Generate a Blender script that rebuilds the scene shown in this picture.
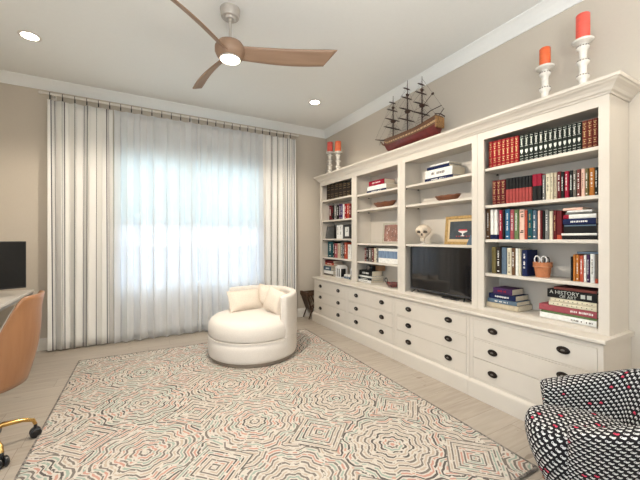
import bpy, bmesh, math, random
from mathutils import Vector, Matrix
random.seed(7)
PI = math.pi
S = bpy.context.scene
C = S.collection
for o in list(bpy.data.objects): bpy.data.objects.remove(o)

# ---------------------------------------------------------------- camera
cam = bpy.data.cameras.new('camera'); cam.sensor_width = 36; cam.lens = 323.7/640*36
cam.shift_y = -1.5/640; cam.clip_start = .02
co = bpy.data.objects.new('camera', cam); C.objects.link(co)
co.location = (0, 0, 1.30); co.rotation_euler = (PI/2, 0, -math.atan(180/323.7)); S.camera = co
# ---------------------------------------------------------------- world, lights, exposure
w = bpy.data.worlds.new('world'); S.world = w; w.use_nodes = True
bg = w.node_tree.nodes['Background']; bg.inputs[0].default_value = (.68, .84, 1.0, 1); bg.inputs[1].default_value = 3.4
def area(name, loc, rot, sx, sy, power, col, portal=False):
    l = bpy.data.lights.new(name, 'AREA'); l.shape = 'RECTANGLE'; l.size = sx; l.size_y = sy; l.energy = power; l.color = col
    if portal: l.cycles.is_portal = True
    o = bpy.data.objects.new(name, l); C.objects.link(o); o.location = loc; o.rotation_euler = rot; return o
area('window_daylight_portal', (.69, 4.97, 1.53), (-PI/2, 0, 0), 1.9, 1.8, 1, (1, 1, 1), True)
area('added_opening_portal', (-1.78, -.1, 1.25), (0, -PI/2, 0), 2.4, 2.3, 1, (1, 1, 1), True)  # portal for the side opening, which is added to let light in
area('added_side_fill', (-2.3, -.1, 1.5), (0, -PI/2, 0), 2.4, 2.3, 12, (1, .95, .88))  # unseen area light added outside the side opening to brighten cabinet fronts
area('added_ceiling_uplight', (.2, -.9, 1.75), (PI, 0, 0), 1.6, 1.2, 115, (.98, .98, .98))  # unseen upward area light added behind the camera to brighten the ceiling
S.view_settings.view_transform = 'Standard'; S.view_settings.look = 'None'
S.view_settings.exposure = 0.20; S.view_settings.gamma = 1; S.view_settings.use_curve_mapping = False

# ---------------------------------------------------------------- materials
def nt(name):
    m = bpy.data.materials.new(name); m.use_nodes = True; n = m.node_tree
    return m, n, n.nodes['Principled BSDF']
def mat(name, col, rough=.5, metal=0, var=.06, scale=30, bump=0, stretch=(1, 1, 1), coat=0, emit=0, spec=.5):
    m, n, b = nt(name)
    tc = n.nodes.new('ShaderNodeTexCoord'); mp = n.nodes.new('ShaderNodeMapping'); mp.inputs['Scale'].default_value = stretch
    nz = n.nodes.new('ShaderNodeTexNoise'); nz.inputs['Scale'].default_value = scale; nz.inputs['Detail'].default_value = 4
    n.links.new(tc.outputs['Object'], mp.inputs[0]); n.links.new(mp.outputs[0], nz.inputs[0])
    r = n.nodes.new('ShaderNodeValToRGB')
    r.color_ramp.elements[0].position = .3; r.color_ramp.elements[1].position = .7
    r.color_ramp.elements[0].color = tuple(c*(1-var) for c in col)+(1,)
    r.color_ramp.elements[1].color = tuple(min(1, c*(1+var)) for c in col)+(1,)
    n.links.new(nz.outputs[0], r.inputs[0]); n.links.new(r.outputs[0], b.inputs['Base Color'])
    b.inputs['Roughness'].default_value = rough; b.inputs['Metallic'].default_value = metal
    b.inputs['Coat Weight'].default_value = coat; b.inputs['Specular IOR Level'].default_value = spec
    if bump:
        bp = n.nodes.new('ShaderNodeBump'); bp.inputs['Strength'].default_value = bump; bp.inputs['Distance'].default_value = .003
        n.links.new(nz.outputs[0], bp.inputs['Height']); n.links.new(bp.outputs[0], b.inputs['Normal'])
    if emit:
        b.inputs['Emission Color'].default_value = (1, .9, .75, 1); b.inputs['Emission Strength'].default_value = emit
    return m
class G:   # node maths helper
    def __init__(s, n): s.n = n
    def m(s, op, a, b=None, c=None):
        k = s.n.nodes.new('ShaderNodeMath'); k.operation = op
        for i, v in enumerate((a, b, c)):
            if v is None: continue
            if isinstance(v, (int, float)): k.inputs[i].default_value = v
            else: s.n.links.new(v, k.inputs[i])
        return k.outputs[0]
    def mix(s, f, a, b):
        k = s.n.nodes.new('ShaderNodeMix'); k.data_type = 'RGBA'
        for i, v in ((0, f), (6, a), (7, b)):
            if isinstance(v, (int, float)): k.inputs[i].default_value = v
            elif isinstance(v, tuple): k.inputs[i].default_value = v+(1,)
            else: s.n.links.new(v, k.inputs[i])
        return k.outputs[2]
    def xyz(s, kind='Object'):
        t = s.n.nodes.new('ShaderNodeTexCoord'); x = s.n.nodes.new('ShaderNodeSeparateXYZ'); s.n.links.new(t.outputs[kind], x.inputs[0]); return x.outputs
    def comb(s, x, y, z=0.0):
        k = s.n.nodes.new('ShaderNodeCombineXYZ')
        for i, v in enumerate((x, y, z)):
            if isinstance(v, (int, float)): k.inputs[i].default_value = v
            else: s.n.links.new(v, k.inputs[i])
        return k.outputs[0]
    def noise(s, vec, scale, detail=2):
        k = s.n.nodes.new('ShaderNodeTexNoise'); k.inputs['Scale'].default_value = scale; k.inputs['Detail'].default_value = detail
        s.n.links.new(vec, k.inputs[0]); return k.outputs[0]
    def white(s, vec):
        k = s.n.nodes.new('ShaderNodeTexWhiteNoise'); s.n.links.new(vec, k.inputs[0]); return k.outputs[0]

WALL = mat('wall_paint', (.56, .505, .43), .85, var=.01, scale=60, bump=.05)
CEIL = mat('ceiling_paint', (.84, .86, .85), .9, var=.008, scale=50, bump=.05)
TRIM = mat('trim_paint', (.74, .71, .66), .5, var=.01)
CREAM = mat('cream_lacquer', (.615, .565, .495), .42, var=.012, scale=12)
KNOBM = mat('dark_bronze', (.035, .028, .024), .35, .8, var=.3, scale=80)
KNOBC = mat('paler_bronze', (.22, .19, .17), .35, .8)  # paler bronze for knob bosses, scissor blades and camera lens
BLACK = mat('black_plastic', (.012, .012, .013), .35)
WHITEP = mat('white_plastic', (.75, .74, .72), .4)
BRASS = mat('brushed_brass', (.60, .38, .13), .25, 1, var=.1)
PAPER = mat('book_pages', (.62, .55, .43), .9, var=.12, scale=60, stretch=(1, 8, 1))
GILT = mat('gilt_lettering', (.42, .29, .13), .4, .3)
SILVER = mat('silver_lettering', (.5, .52, .48), .4, .2)

def floor_mat():
    m, n, b = nt('greige_oak_planks'); g = G(n); x = g.xyz()
    pw = .19; row = g.m('FLOOR', g.m('DIVIDE', x[1], pw)); fy = g.m('FRACT', g.m('DIVIDE', x[1], pw))
    off = g.m('MULTIPLY', g.white(g.comb(row, 0.0)), 1.6)
    xx = g.m('DIVIDE', g.m('ADD', x[0], off), 1.5); col = g.m('FLOOR', xx); fx = g.m('FRACT', xx)
    h = g.white(g.comb(row, col, 3.0))
    gr = g.noise(g.comb(g.m('MULTIPLY', x[0], 1.6), g.m('MULTIPLY', x[1], 18), h), 2.2, 6)
    c = g.mix(gr, (.235, .19, .15), (.50, .435, .36))
    c = g.mix(g.m('MULTIPLY', h, .5), c, (.46, .41, .345))
    kn = g.m('GREATER_THAN', g.noise(g.comb(g.m('MULTIPLY', x[0], 3), g.m('MULTIPLY', x[1], 9), 4.0), 1.7, 1), .76)
    c = g.mix(g.m('MULTIPLY', kn, .55), c, (.16, .12, .09))
    gap = g.m('MAXIMUM', g.m('LESS_THAN', fy, .012), g.m('LESS_THAN', fx, .002))
    c = g.mix(g.m('MULTIPLY', gap, .6), c, (.12, .09, .07))
    n.links.new(c, b.inputs['Base Color']); b.inputs['Roughness'].default_value = .42
    return m
def rug_mat():
    m, n, b = nt('tufted_medallion_wool'); g = G(n); x = g.xyz()
    wob = g.m('MULTIPLY', g.m('SUBTRACT', g.noise(g.comb(x[0], x[1]), 9, 2), .5), .015)
    wob2 = g.m('MULTIPLY', g.m('SUBTRACT', g.noise(g.comb(x[0], x[1], 5.0), 9, 2), .5), .015)
    u = g.m('DIVIDE', g.m('SUBTRACT', g.m('ADD', x[0], wob), .03), .675); v = g.m('DIVIDE', g.m('SUBTRACT', g.m('ADD', x[1], wob2), 2.215), .665)
    ru = g.m('ROUND', u); rv = g.m('ROUND', v)
    fu = g.m('SUBTRACT', u, ru); fv = g.m('SUBTRACT', v, rv)
    a = g.m('ABSOLUTE', fu); c_ = g.m('ABSOLUTE', fv)
    dd = g.m('SUBTRACT', 1.0, g.m('ADD', a, c_)); ind = g.m('LESS_THAN', dd, .335)
    octo = g.m('MAXIMUM', g.m('MAXIMUM', a, c_), g.m('MULTIPLY', g.m('ADD', a, c_), .75))
    th = g.m('ARCTAN2', fv, fu)
    tri = g.m('ABSOLUTE', g.m('SUBTRACT', g.m('FRACT', g.m('ADD', g.m('MULTIPLY', th, 8/(2*PI)), .5)), .5))  # 0 at spokes
    tri2 = g.m('ABSOLUTE', g.m('SUBTRACT', g.m('FRACT', g.m('MULTIPLY', th, 24/(2*PI))), .5))
    rad = g.m('SQRT', g.m('ADD', g.m('MULTIPLY', fu, fu), g.m('MULTIPLY', fv, fv)))
    mix_r = g.m('ADD', g.m('MULTIPLY', octo, .5), g.m('MULTIPLY', rad, .45))
    med = g.m('MULTIPLY', mix_r, g.m('ADD', .90, g.m('ADD', g.m('MULTIPLY', tri, .50), g.m('MULTIPLY', tri2, .13))))
    N = 30.0
    dist = g.m('ADD', g.m('MULTIPLY', g.m('SUBTRACT', 1.0, ind), med), g.m('MULTIPLY', ind, g.m('MULTIPLY', dd, .95)))
    s = g.m('MULTIPLY', dist, N); k = g.m('FLOOR', s); p = g.m('FRACT', s)
    band = g.m('LESS_THAN', p, .60)
    cellh = g.comb(g.m('ADD', k, g.m('MULTIPLY', ru, 7)), g.m('ADD', rv, g.m('MULTIPLY', ind, 13)))
    h = g.white(cellh)
    par = g.m('FRACT', g.m('MULTIPLY', k, .5))     # .5 on odd rings
    dash = g.noise(g.comb(x[0], x[1], g.m('MULTIPLY', k, 3.7)), 26, 3)
    dash2 = g.noise(g.comb(x[0], x[1], g.m('MULTIPLY', k, 9.1)), 8, 2)
    dark = g.m('MULTIPLY', band, g.m('MULTIPLY', g.m('GREATER_THAN', par, .25), g.m('GREATER_THAN', dash, .41)))
    colr = g.m('MULTIPLY', band, g.m('MULTIPLY', g.m('LESS_THAN', par, .25), g.m('GREATER_THAN', dash, .42)))
    base = g.mix(g.noise(g.comb(x[0], x[1]), 60, 2), (.44, .395, .34), (.65, .60, .53))
    ink = g.mix(g.m('GREATER_THAN', dash2, .5), (.46, .22, .17), (.25, .33, .28))
    ink = g.mix(g.m('GREATER_THAN', h, .62), ink, (.42, .34, .27))
    out = g.mix(g.m('MULTIPLY', colr, .85), base, ink)
    dk = g.mix(g.m('GREATER_THAN', h, .32), (.04, .036, .036), (.13, .11, .10))
    out = g.mix(g.m('MULTIPLY', dark, .88), out, dk)
    n.links.new(out, b.inputs['Base Color']); b.inputs['Roughness'].default_value = .95; b.inputs['Specular IOR Level'].default_value = .1
    bp = n.nodes.new('ShaderNodeBump'); bp.inputs['Strength'].default_value = .5; bp.inputs['Distance'].default_value = .004
    n.links.new(g.m('ABSOLUTE', g.m('SUBTRACT', p, .5)), bp.inputs['Height']); n.links.new(bp.outputs[0], b.inputs['Normal'])
    return m
def swan_mat():
    m, n, b = nt('swan_print_fabric'); g = G(n); x = g.xyz('UV')
    py = .023; px_ = .035
    v = g.m('DIVIDE', x[1], py); row = g.m('FLOOR', v); fy = g.m('SUBTRACT', g.m('FRACT', v), .5)
    sh = g.m('MULTIPLY', g.m('MODULO', g.m('ADD', row, 400), 2.0), .5)
    u = g.m('ADD', g.m('DIVIDE', x[0], px_), sh); col = g.m('FLOOR', u); fx = g.m('SUBTRACT', g.m('FRACT', u), .5)
    def ell(cx, cy, rx, ry):
        a = g.m('DIVIDE', g.m('SUBTRACT', fx, cx), rx); c = g.m('DIVIDE', g.m('SUBTRACT', fy, cy), ry)
        return g.m('SQRT', g.m('ADD', g.m('MULTIPLY', a, a), g.m('MULTIPLY', c, c)))
    body = g.m('LESS_THAN', ell(.05, -.10, .19, .25), 1)
    ring = ell(-.17, .12, .15, .27)
    neck = g.m('MULTIPLY', g.m('LESS_THAN', ring, 1), g.m('GREATER_THAN', ring, .45))
    tail = g.m('LESS_THAN', ell(.23, .03, .09, .15), 1)
    sw = g.m('MAXIMUM', g.m('MAXIMUM', body, neck), tail)
    pk = g.m('GREATER_THAN', g.white(g.comb(row, col, 2.0)), .965)
    c = g.mix(pk, (.66, .66, .65), (.72, .07, .13))
    c = g.mix(sw, (.013, .012, .014), c)
    n.links.new(c, b.inputs['Base Color']); b.inputs['Roughness'].default_value = .85; b.inputs['Specular IOR Level'].default_value = .15
    return m
def cloth_mat(name, stripes=False, col=(.88, .87, .84), fac=.1):
    m, n, b = nt(name); g = G(n); x = g.xyz('UV')
    c = g.mix(g.noise(g.comb(g.m('MULTIPLY', x[0], 30), x[1]), 8, 2), tuple(k*.96 for k in col), col)
    if stripes:
        t = g.m('FRACT', x[0])
        def ln(a, wd): return g.m('LESS_THAN', g.m('ABSOLUTE', g.m('SUBTRACT', t, a)), wd)
        dk = g.m('MAXIMUM', ln(.40, .026), ln(.58, .026)); mid = ln(.49, .05)
        c = g.mix(g.m('MULTIPLY', mid, .35), c, (.36, .35, .36))
        c = g.mix(g.m('MULTIPLY', dk, .9), c, (.07, .07, .09))
    n.links.new(c, b.inputs['Base Color']); b.inputs['Roughness'].default_value = .9; b.inputs['Specular IOR Level'].default_value = .1
    tr = n.nodes.new('ShaderNodeBsdfTranslucent'); n.links.new(c, tr.inputs[0])
    mx = n.nodes.new('ShaderNodeMixShader'); mx.inputs[0].default_value = fac
    n.links.new(b.outputs[0], mx.inputs[1]); n.links.new(tr.outputs[0], mx.inputs[2])
    n.links.new(mx.outputs[0], n.nodes['Material Output'].inputs[0]); return m
def sheer_mat(name, col, alpha, trans):
    m, n, b = nt(name); g = G(n); x = g.xyz('UV')
    c = g.mix(g.noise(g.comb(g.m('MULTIPLY', x[0], 60), x[1]), 12, 2), tuple(k*.97 for k in col), col)
    n.links.new(c, b.inputs['Base Color']); b.inputs['Roughness'].default_value = .9; b.inputs['Specular IOR Level'].default_value = 0
    tl = n.nodes.new('ShaderNodeBsdfTranslucent'); n.links.new(c, tl.inputs[0])
    tp = n.nodes.new('ShaderNodeBsdfTransparent')
    m1 = n.nodes.new('ShaderNodeMixShader'); m1.inputs[0].default_value = trans
    n.links.new(b.outputs[0], m1.inputs[1]); n.links.new(tl.outputs[0], m1.inputs[2])
    m2 = n.nodes.new('ShaderNodeMixShader')
    lw = n.nodes.new('ShaderNodeLayerWeight'); lw.inputs[0].default_value = .22
    n.links.new(g.m('ADD', alpha-.06, g.m('MULTIPLY', lw.outputs['Facing'], 1.06-alpha)), m2.inputs[0])
    n.links.new(tp.outputs[0], m2.inputs[1]); n.links.new(m1.outputs[0], m2.inputs[2])
    n.links.new(m2.outputs[0], n.nodes['Material Output'].inputs[0]); return m
def glass_mat():
    m, n, b = nt('window_glass'); tp = n.nodes.new('ShaderNodeBsdfTransparent'); gl = n.nodes.new('ShaderNodeBsdfGlossy'); gl.inputs['Roughness'].default_value = .02
    mx = n.nodes.new('ShaderNodeMixShader'); mx.inputs[0].default_value = .06
    n.links.new(tp.outputs[0], mx.inputs[1]); n.links.new(gl.outputs[0], mx.inputs[2]); n.links.new(mx.outputs[0], n.nodes['Material Output'].inputs[0]); return m
def wood(name, c1, c2, scale=3, rough=.4, axis=0, coat=0):
    st = [14, 14, 14]; st[axis] = 1.2
    m, n, b = nt(name); g = G(n); x = g.xyz()
    v = g.comb(g.m('MULTIPLY', x[0], st[0]), g.m('MULTIPLY', x[1], st[1]), g.m('MULTIPLY', x[2], st[2]))
    n.links.new(g.mix(g.noise(v, scale, 5), c1, c2), b.inputs['Base Color']); b.inputs['Roughness'].default_value = rough; b.inputs['Coat Weight'].default_value = coat
    return m

# ---------------------------------------------------------------- mesh helpers
class MB:
    def __init__(s): s.v = []; s.f = []; s.mi = []; s.uv = None
    def add(s, vs, fs, mi=0):
        k = len(s.v); s.v += [tuple(v) for v in vs]; s.f += [tuple(i+k for i in f) for f in fs]; s.mi += [mi]*len(fs); return s
    def box(s, x0, x1, y0, y1, z0, z1, mi=0, c=0.0):
        if c <= 0:
            vs = [(x, y, z) for x in (x0, x1) for y in (y0, y1) for z in (z0, z1)]
            return s.add(vs, [(0, 1, 3, 2), (4, 6, 7, 5), (0, 4, 5, 1), (2, 3, 7, 6), (0, 2, 6, 4), (1, 5, 7, 3)], mi)
        bm = bmesh.new(); bmesh.ops.create_cube(bm, size=1)
        for v in bm.verts: v.co = ((x0+x1)/2+v.co.x*(x1-x0), (y0+y1)/2+v.co.y*(y1-y0), (z0+z1)/2+v.co.z*(z1-z0))
        bmesh.ops.bevel(bm, geom=list(bm.edges), offset=c, segments=2, affect='EDGES', profile=.5)
        s.add([v.co[:] for v in bm.verts], [[v.index for v in f.verts] for f in bm.faces], mi); bm.free(); return s
    def lathe(s, prof, c=(0, 0, 0), seg=24, mi=0, R=None, cap=True):
        k = len(prof); vs = []; fs = []
        for i in range(seg):
            a = 2*PI*i/seg
            for r, z in prof:
                p = Vector((r*math.cos(a), r*math.sin(a), z)); p = R @ p if R else p
                vs.append((c[0]+p[0], c[1]+p[1], c[2]+p[2]))
        for i in range(seg):
            j = (i+1) % seg
            for q in range(k-1): fs.append((i*k+q, j*k+q, j*k+q+1, i*k+q+1))
        if cap and prof[0][0] > 1e-5: fs.append(tuple(i*k for i in range(seg))[::-1])
        if cap and prof[-1][0] > 1e-5: fs.append(tuple(i*k+k-1 for i in range(seg)))
        return s.add(vs, fs, mi)
    def tube(s, pts, r, seg=8, mi=0, closed=False):
        pts = [Vector(p) for p in pts]; n = len(pts); vs = []; fs = []
        rr = r if isinstance(r, (list, tuple)) else [r]*n
        up = None
        for i, p in enumerate(pts):
            d = (pts[(i+1) % n]-pts[i-1]) if closed else (pts[min(i+1, n-1)]-pts[max(i-1, 0)])
            d.normalize()
            if up is None:
                up = Vector((0, 0, 1)) if abs(d.z) < .9 else Vector((1, 0, 0))
            a = d.cross(up).normalized(); b2 = a.cross(d).normalized(); up = b2
            for q in range(seg):
                t = 2*PI*q/seg; vs.append(p+(a*math.cos(t)+b2*math.sin(t))*rr[i])
        m = n if closed else n-1
        for i in range(m):
            j = (i+1) % n
            for q in range(seg): fs.append((i*seg+q, i*seg+(q+1) % seg, j*seg+(q+1) % seg, j*seg+q))
        if not closed: fs.append(tuple(range(seg))[::-1]); fs.append(tuple((n-1)*seg+q for q in range(seg)))
        return s.add(vs, fs, mi)
    def prism(s, poly, a0, a1, axis=1, mi=0):   # polygon swept along an axis; poly gives the two other coords in order
        n = len(poly); vs = []
        for a in (a0, a1):
            for p, q in poly: vs.append({0: (a, p, q), 1: (p, a, q), 2: (p, q, a)}[axis])
        fs = [tuple(range(n))[::-1], tuple(range(n, 2*n))]+[(i, (i+1) % n, n+(i+1) % n, n+i) for i in range(n)]
        return s.add(vs, fs, mi)
    def grid(s, fn, nu, nv, cu=False, cv=False, mi=0, uv=None):
        vs = [fn(i/(nu if cu else nu-1), j/(nv if cv else nv-1)) for i in range(nu) for j in range(nv)]; fs = []
        for i in range(nu if cu else nu-1):
            for j in range(nv if cv else nv-1):
                a, b = (i+1) % nu, (j+1) % nv; fs.append((i*nv+j, a*nv+j, a*nv+b, i*nv+b))
        if uv: s.uv = (s.uv or {}); k = len(s.v); s.uv.update({k+i*nv+j: uv(i/(nu if cu else nu-1), j/(nv if cv else nv-1)) for i in range(nu) for j in range(nv)})
        return s.add(vs, fs, mi)
    def build(s, name, m, parent=None, smooth=False, bevel=0, solid=0, sub=0, autos=40):
        me = bpy.data.meshes.new(name); me.from_pydata(s.v, [], s.f)
        for q in (m if isinstance(m, (list, tuple)) else [m]): me.materials.append(q)
        for p, i in zip(me.polygons, s.mi): p.material_index = i
        if s.uv:
            l = me.uv_layers.new(name='uv')
            for lp in me.loops: l.data[lp.index].uv = s.uv.get(lp.vertex_index, (0, 0))
        bm = bmesh.new(); bm.from_mesh(me); bmesh.ops.recalc_face_normals(bm, faces=bm.faces); bm.to_mesh(me); bm.free()
        if smooth:
            for p in me.polygons: p.use_smooth = True
            if autos < 180: me.set_sharp_from_angle(angle=math.radians(autos))
        o = bpy.data.objects.new(name, me); C.objects.link(o)
        if parent: o.parent = parent
        if solid: q = o.modifiers.new('solid', 'SOLIDIFY'); q.thickness = solid; q.offset = 0
        if bevel: q = o.modifiers.new('bevel', 'BEVEL'); q.width = bevel; q.segments = 2; q.limit_method = 'ANGLE'
        if sub: q = o.modifiers.new('sub', 'SUBSURF'); q.levels = sub; q.render_levels = sub
        return o
def tag(o, label, cat, group=None):
    o['label'] = label; o['category'] = cat
    if group: o['group'] = group
    return o
def struct(o): o['kind'] = 'structure'; return o
def thing(name, loc, label, cat, group=None, rz=0, rot=None):
    o = bpy.data.objects.new(name, None); o.empty_display_size = .05; C.objects.link(o); o.location = loc
    o.rotation_euler = rot if rot else (0, 0, rz); return tag(o, label, cat, group)
def copy_tree(o, parent=None):
    c = o.copy(); C.objects.link(c); c.parent = parent
    for ch in list(o.children): copy_tree(ch, c)
    return c
def text_mb(txt, size, depth=.0006):
    cu = bpy.data.curves.new('t', 'FONT'); cu.body = txt; cu.size = size; cu.extrude = depth; cu.align_x = 'CENTER'; cu.align_y = 'CENTER'; cu.resolution_u = 2
    o = bpy.data.objects.new('t', cu); C.objects.link(o); bpy.context.view_layer.update()
    me = bpy.data.meshes.new_from_object(o.evaluated_get(bpy.context.evaluated_depsgraph_get()))
    mb = MB(); mb.add([v.co[:] for v in me.vertices], [tuple(p.vertices) for p in me.polygons])
    bpy.data.objects.remove(o); bpy.data.curves.remove(cu); bpy.data.meshes.remove(me); return mb

# ================================================================ THE SETTING
XR, YB, ZC, XL, YF = 2.82, 4.86, 3.13, -1.72, -2.0
struct(MB().box(XL-3, XR+.1, YF-.1, YB+.12, -.1, 0).build('floor', floor_mat()))
struct(MB().box(XL-.1, XR+.1, YF, YB+.12, ZC, ZC+.1).build('ceiling', CEIL))
struct(MB().box(XR, XR+.1, YF, YB+.12, 0, ZC).build('wall_right', WALL))
struct(MB().box(XL-.1, XL, YF, -1.3, 0, ZC).box(XL-.1, XL, 1.1, YB+.12, 0, ZC).box(XL-.1, XL, -1.3, 1.1, 2.4, ZC).build('wall_left', WALL))  # unseen left wall; its opening is added to admit light
struct(MB().box(XL-.1, XR+.1, YF-.1, YF, 0, ZC).build('wall_front', WALL))
WX0, WX1, WZ0, WZ1 = -.29, 1.68, .62, 2.44
b = MB(); b.box(XL, WX0, YB, YB+.12, 0, ZC).box(WX1, XR, YB, YB+.12, 0, ZC).box(WX0, WX1, YB, YB+.12, 0, WZ0).box(WX0, WX1, YB, YB+.12, WZ1, ZC)
struct(b.build('wall_back', WALL))
def crown_prof(sx):   # distance from wall, drop from ceiling
    return [(0, 0), (.11, 0), (.108, -.008), (.085, -.020), (.058, -.042), (.032, -.070), (.018, -.088), (.012, -.1), (0, -.1)]
struct(MB().prism([(YB-p, ZC+q) for p, q in crown_prof(1)], XL, XR, 0).build('trim_1', CEIL))
struct(MB().prism([(XR-p, ZC+q) for p, q in crown_prof(1)], YF, YB, 1).build('trim_2', CEIL))
struct(MB().prism([(XL+p, ZC+q) for p, q in crown_prof(1)], YF, YB, 1).build('trim_3', CEIL))
bp = [(0, 0), (.018, 0), (.018, .105), (.012, .125), (.006, .14), (0, .14)]
struct(MB().prism([(YB-p, q) for p, q in bp], XL, XR, 0).build('baseboard_back', TRIM))
struct(MB().prism([(XR-p, q) for p, q in bp], YF, .84, 1).build('baseboard_right', TRIM))
struct(MB().prism([(XL+p, q) for p, q in bp], 1.1, YB, 1).build('baseboard_left', TRIM))
# window
win = struct(bpy.data.objects.new('window_1', None)); C.objects.link(win); win.location = (WX0, YB, WZ0)
WW, WH = WX1-WX0, WZ1-WZ0
f = MB(); y0, y1 = .05, .11
f.box(0, .05, y0, y1, 0, WH).box(WW-.05, WW, y0, y1, 0, WH).box(.05, WW-.05, y0, y1, 0, .06).box(.05, WW-.05, y0, y1, WH-.05, WH).box(.86, .94, y0, y1, .06, WH-.05)
f.build('window_frame', TRIM, win)
f = MB(); f.box(0, WW, 0, .05, -.0, .012).build('window_sill', TRIM, win)
f = MB(); f.box(.05, .86, .078, .084, .06, WH-.05); f.build('pane', glass_mat(), win)
f = MB(); f.box(.94, WW-.05, .078, .084, .06, WH-.05); f.build('pane', bpy.data.materials['window_glass'], win)
# outside ground
struct(MB().box(-30, 30, YB+.13, 60, -.15, -.05).build('ground_outside', mat('pale_paving', (.19, .235, .31), .9, var=.08, scale=2)))

# roller shade
sh = thing('roller_shade', (.695, 4.885, 2.4), 'pale translucent roller shade half lowered behind the sheer curtains', 'window shade')
SHM = sheer_mat('shade_cloth', (.80, .95, .94), .96, .82)
b = MB(); b.box(-.96, .96, -.001, .001, -.9, 0.0); b.build('shade_cloth', SHM, sh)
b = MB(); b.box(-.96, .96, -.006, .006, -.92, -.9, c=.003); b.build('hem_bar', TRIM, sh)
b = MB(); b.lathe([(.018, -.96), (.018, .96)], (0, 0, .018), 16, R=Matrix.Rotation(PI/2, 3, 'Y')); b.build('roller_tube', TRIM, sh, smooth=True)

# ================================================================ CURTAINS
def cloth(name, x0, x1, z0, z1, y0, folds, amp, m, ns, ph=0, flare=0, nu=200, nz=26, irr=.4, amp_top=.6):
    def pos(u, t):
        z = z1+(z0-z1)*t
        k = amp*(amp_top+(1-amp_top)*min(1, t*1.6))
        w_ = 2*PI*folds*u+ph+irr*math.sin(5.1*u+ph)+.35*t*math.sin(9*u+2*ph)
        y = y0-k*math.sin(w_)-.35*k*math.sin(w_*1.9+1)*math.sin(3*u+ph)-flare*t*t
        x = x0+(x1-x0)*u+.010*math.sin(2*w_)+.012*t*math.sin(7*u+ph)
        if t > .97: z += .006*math.sin(w_)
        return (x, y, z)
    b = MB(); b.grid(pos, nu, nz, uv=lambda u, t: (u*ns, t*3)); return b.build(name, m, smooth=True, autos=180, solid=.002)
STR = cloth_mat('striped_linen', True); 
c1 = cloth('striped_curtain', -.93, -.30, .015, 2.885, 4.735, 5, .034, STR, 6, ph=.6)
tag(c1, 'off white linen curtain with dark double stripes left of the window', 'curtain', None)
c2 = cloth('striped_curtain', 1.645, 2.19, .015, 2.885, 4.735, 5, .034, STR, 6, ph=2.1)
tag(c2, 'off white linen curtain with dark double stripes right of the window', 'curtain', None)
SHE = sheer_mat('sheer_voile', (.96, .97, .98), .74, .42)
c3 = cloth('sheer_curtain', -.29, .703, .015, 2.885, 4.735, 7, .052, SHE, 6, ph=.3, flare=.025, irr=1.1, amp_top=.35)
tag(c3, 'left white sheer curtain hanging across the window to the floor', 'curtain')
c4 = cloth('sheer_curtain', .70, 1.64, .015, 2.885, 4.735, 7, .052, SHE, 6, ph=1.7, flare=.025, irr=1.1, amp_top=.35)
tag(c4, 'right white sheer curtain hanging across the window behind the round chair', 'curtain')
rod = thing('curtain_rod', (.62, 4.735, 2.955), 'long white curtain rod running above the window', 'curtain rod')
b = MB(); b.lathe([(.013, -1.59), (.013, 1.59)], (0, 0, 0), 16, R=Matrix.Rotation(PI/2, 3, 'Y')); b.build('pole', TRIM, rod, smooth=True)
for sx in (-1, 1):
    b = MB(); b.lathe([(.018, 0), (.018, .02), (.012, .03)], (sx*1.59, 0, 0), 16, R=Matrix.Rotation(sx*PI/2, 3, 'Y')); b.build('finial', TRIM, rod, smooth=True)
for x in (-1.5, 0, 1.5):
    b = MB(); b.box(x-.01, x+.01, .0135, .115, -.008, .008).box(x-.02, x+.02, .115, .124, -.03, .03); b.build('bracket', TRIM, rod)
ring0 = None
rx = [-.90+.115*i for i in range(27)]
for i, x in enumerate(rx):
    o_w = ['leftmost', 'second from the left', 'third from the left', 'fourth from the left', 'fifth from the left', 'sixth from the left', 'seventh from the left', 'eighth from the left', 'ninth from the left', 'tenth from the left', 'eleventh from the left', 'twelfth from the left', 'thirteenth from the left', 'middle one'] + [w_+' from the right' for w_ in ('thirteenth', 'twelfth', 'eleventh', 'tenth', 'ninth', 'eighth', 'seventh', 'sixth', 'fifth', 'fourth', 'third', 'second')] + ['rightmost']
    where = 'left striped curtain' if x < -.3 else ('right striped curtain' if x > 1.64 else 'sheer curtains')
    lab = 'dark clip ring on the curtain rod, '+o_w[i]+', above the '+where
    if ring0 is None:
        ring0 = thing('curtain_ring', (x, 4.735, 2.955), lab, 'curtain ring', 'clip rings above the left striped curtain')
        b = MB(); b.tube([(0, .017*math.cos(a), -.003+.019*math.sin(a)) for a in [2*PI*k/16 for k in range(16)]], .0035, 6, closed=True); b.build('ring', BLACK, ring0, smooth=True)
        b = MB(); b.box(-.006, .006, -.006, .006, -.062, -.024, c=.002); b.build('clip', BLACK, ring0)
    else:
        r_ = copy_tree(ring0); r_.location.x = x; r_['label'] = lab
        r_['group'] = 'clip rings above the '+where

# ================================================================ RUG
rg = MB(); q = [(-.60, 1.02), (1.955, 1.0), (2.06, 4.12), (-.56, 4.21)]
n_ = 4
rg.prism(q, .001, .012, 2); ro = rg.build('area_rug', rug_mat())
tag(ro, 'large cream rug with black coral and green octagon medallions', 'rug')
bd = MB()
for i in range(4):
    a, c = Vector(q[i]), Vector(q[(i+1) % 4]); L = (c-a).length; m_ = int(L/.012)
    for j in range(m_):
        pass
    bd.tube([(a+(c-a)*t/40).to_3d()+Vector((0, 0, .009)) for t in range(41)], .0075, 8)
e_ = bd.build('bound_edge', mat('rug_binding', (.20, .18, .16), .95, var=.75, scale=50), ro, smooth=True); e_['label'] = 'dark speckled bound rug edge'

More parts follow.
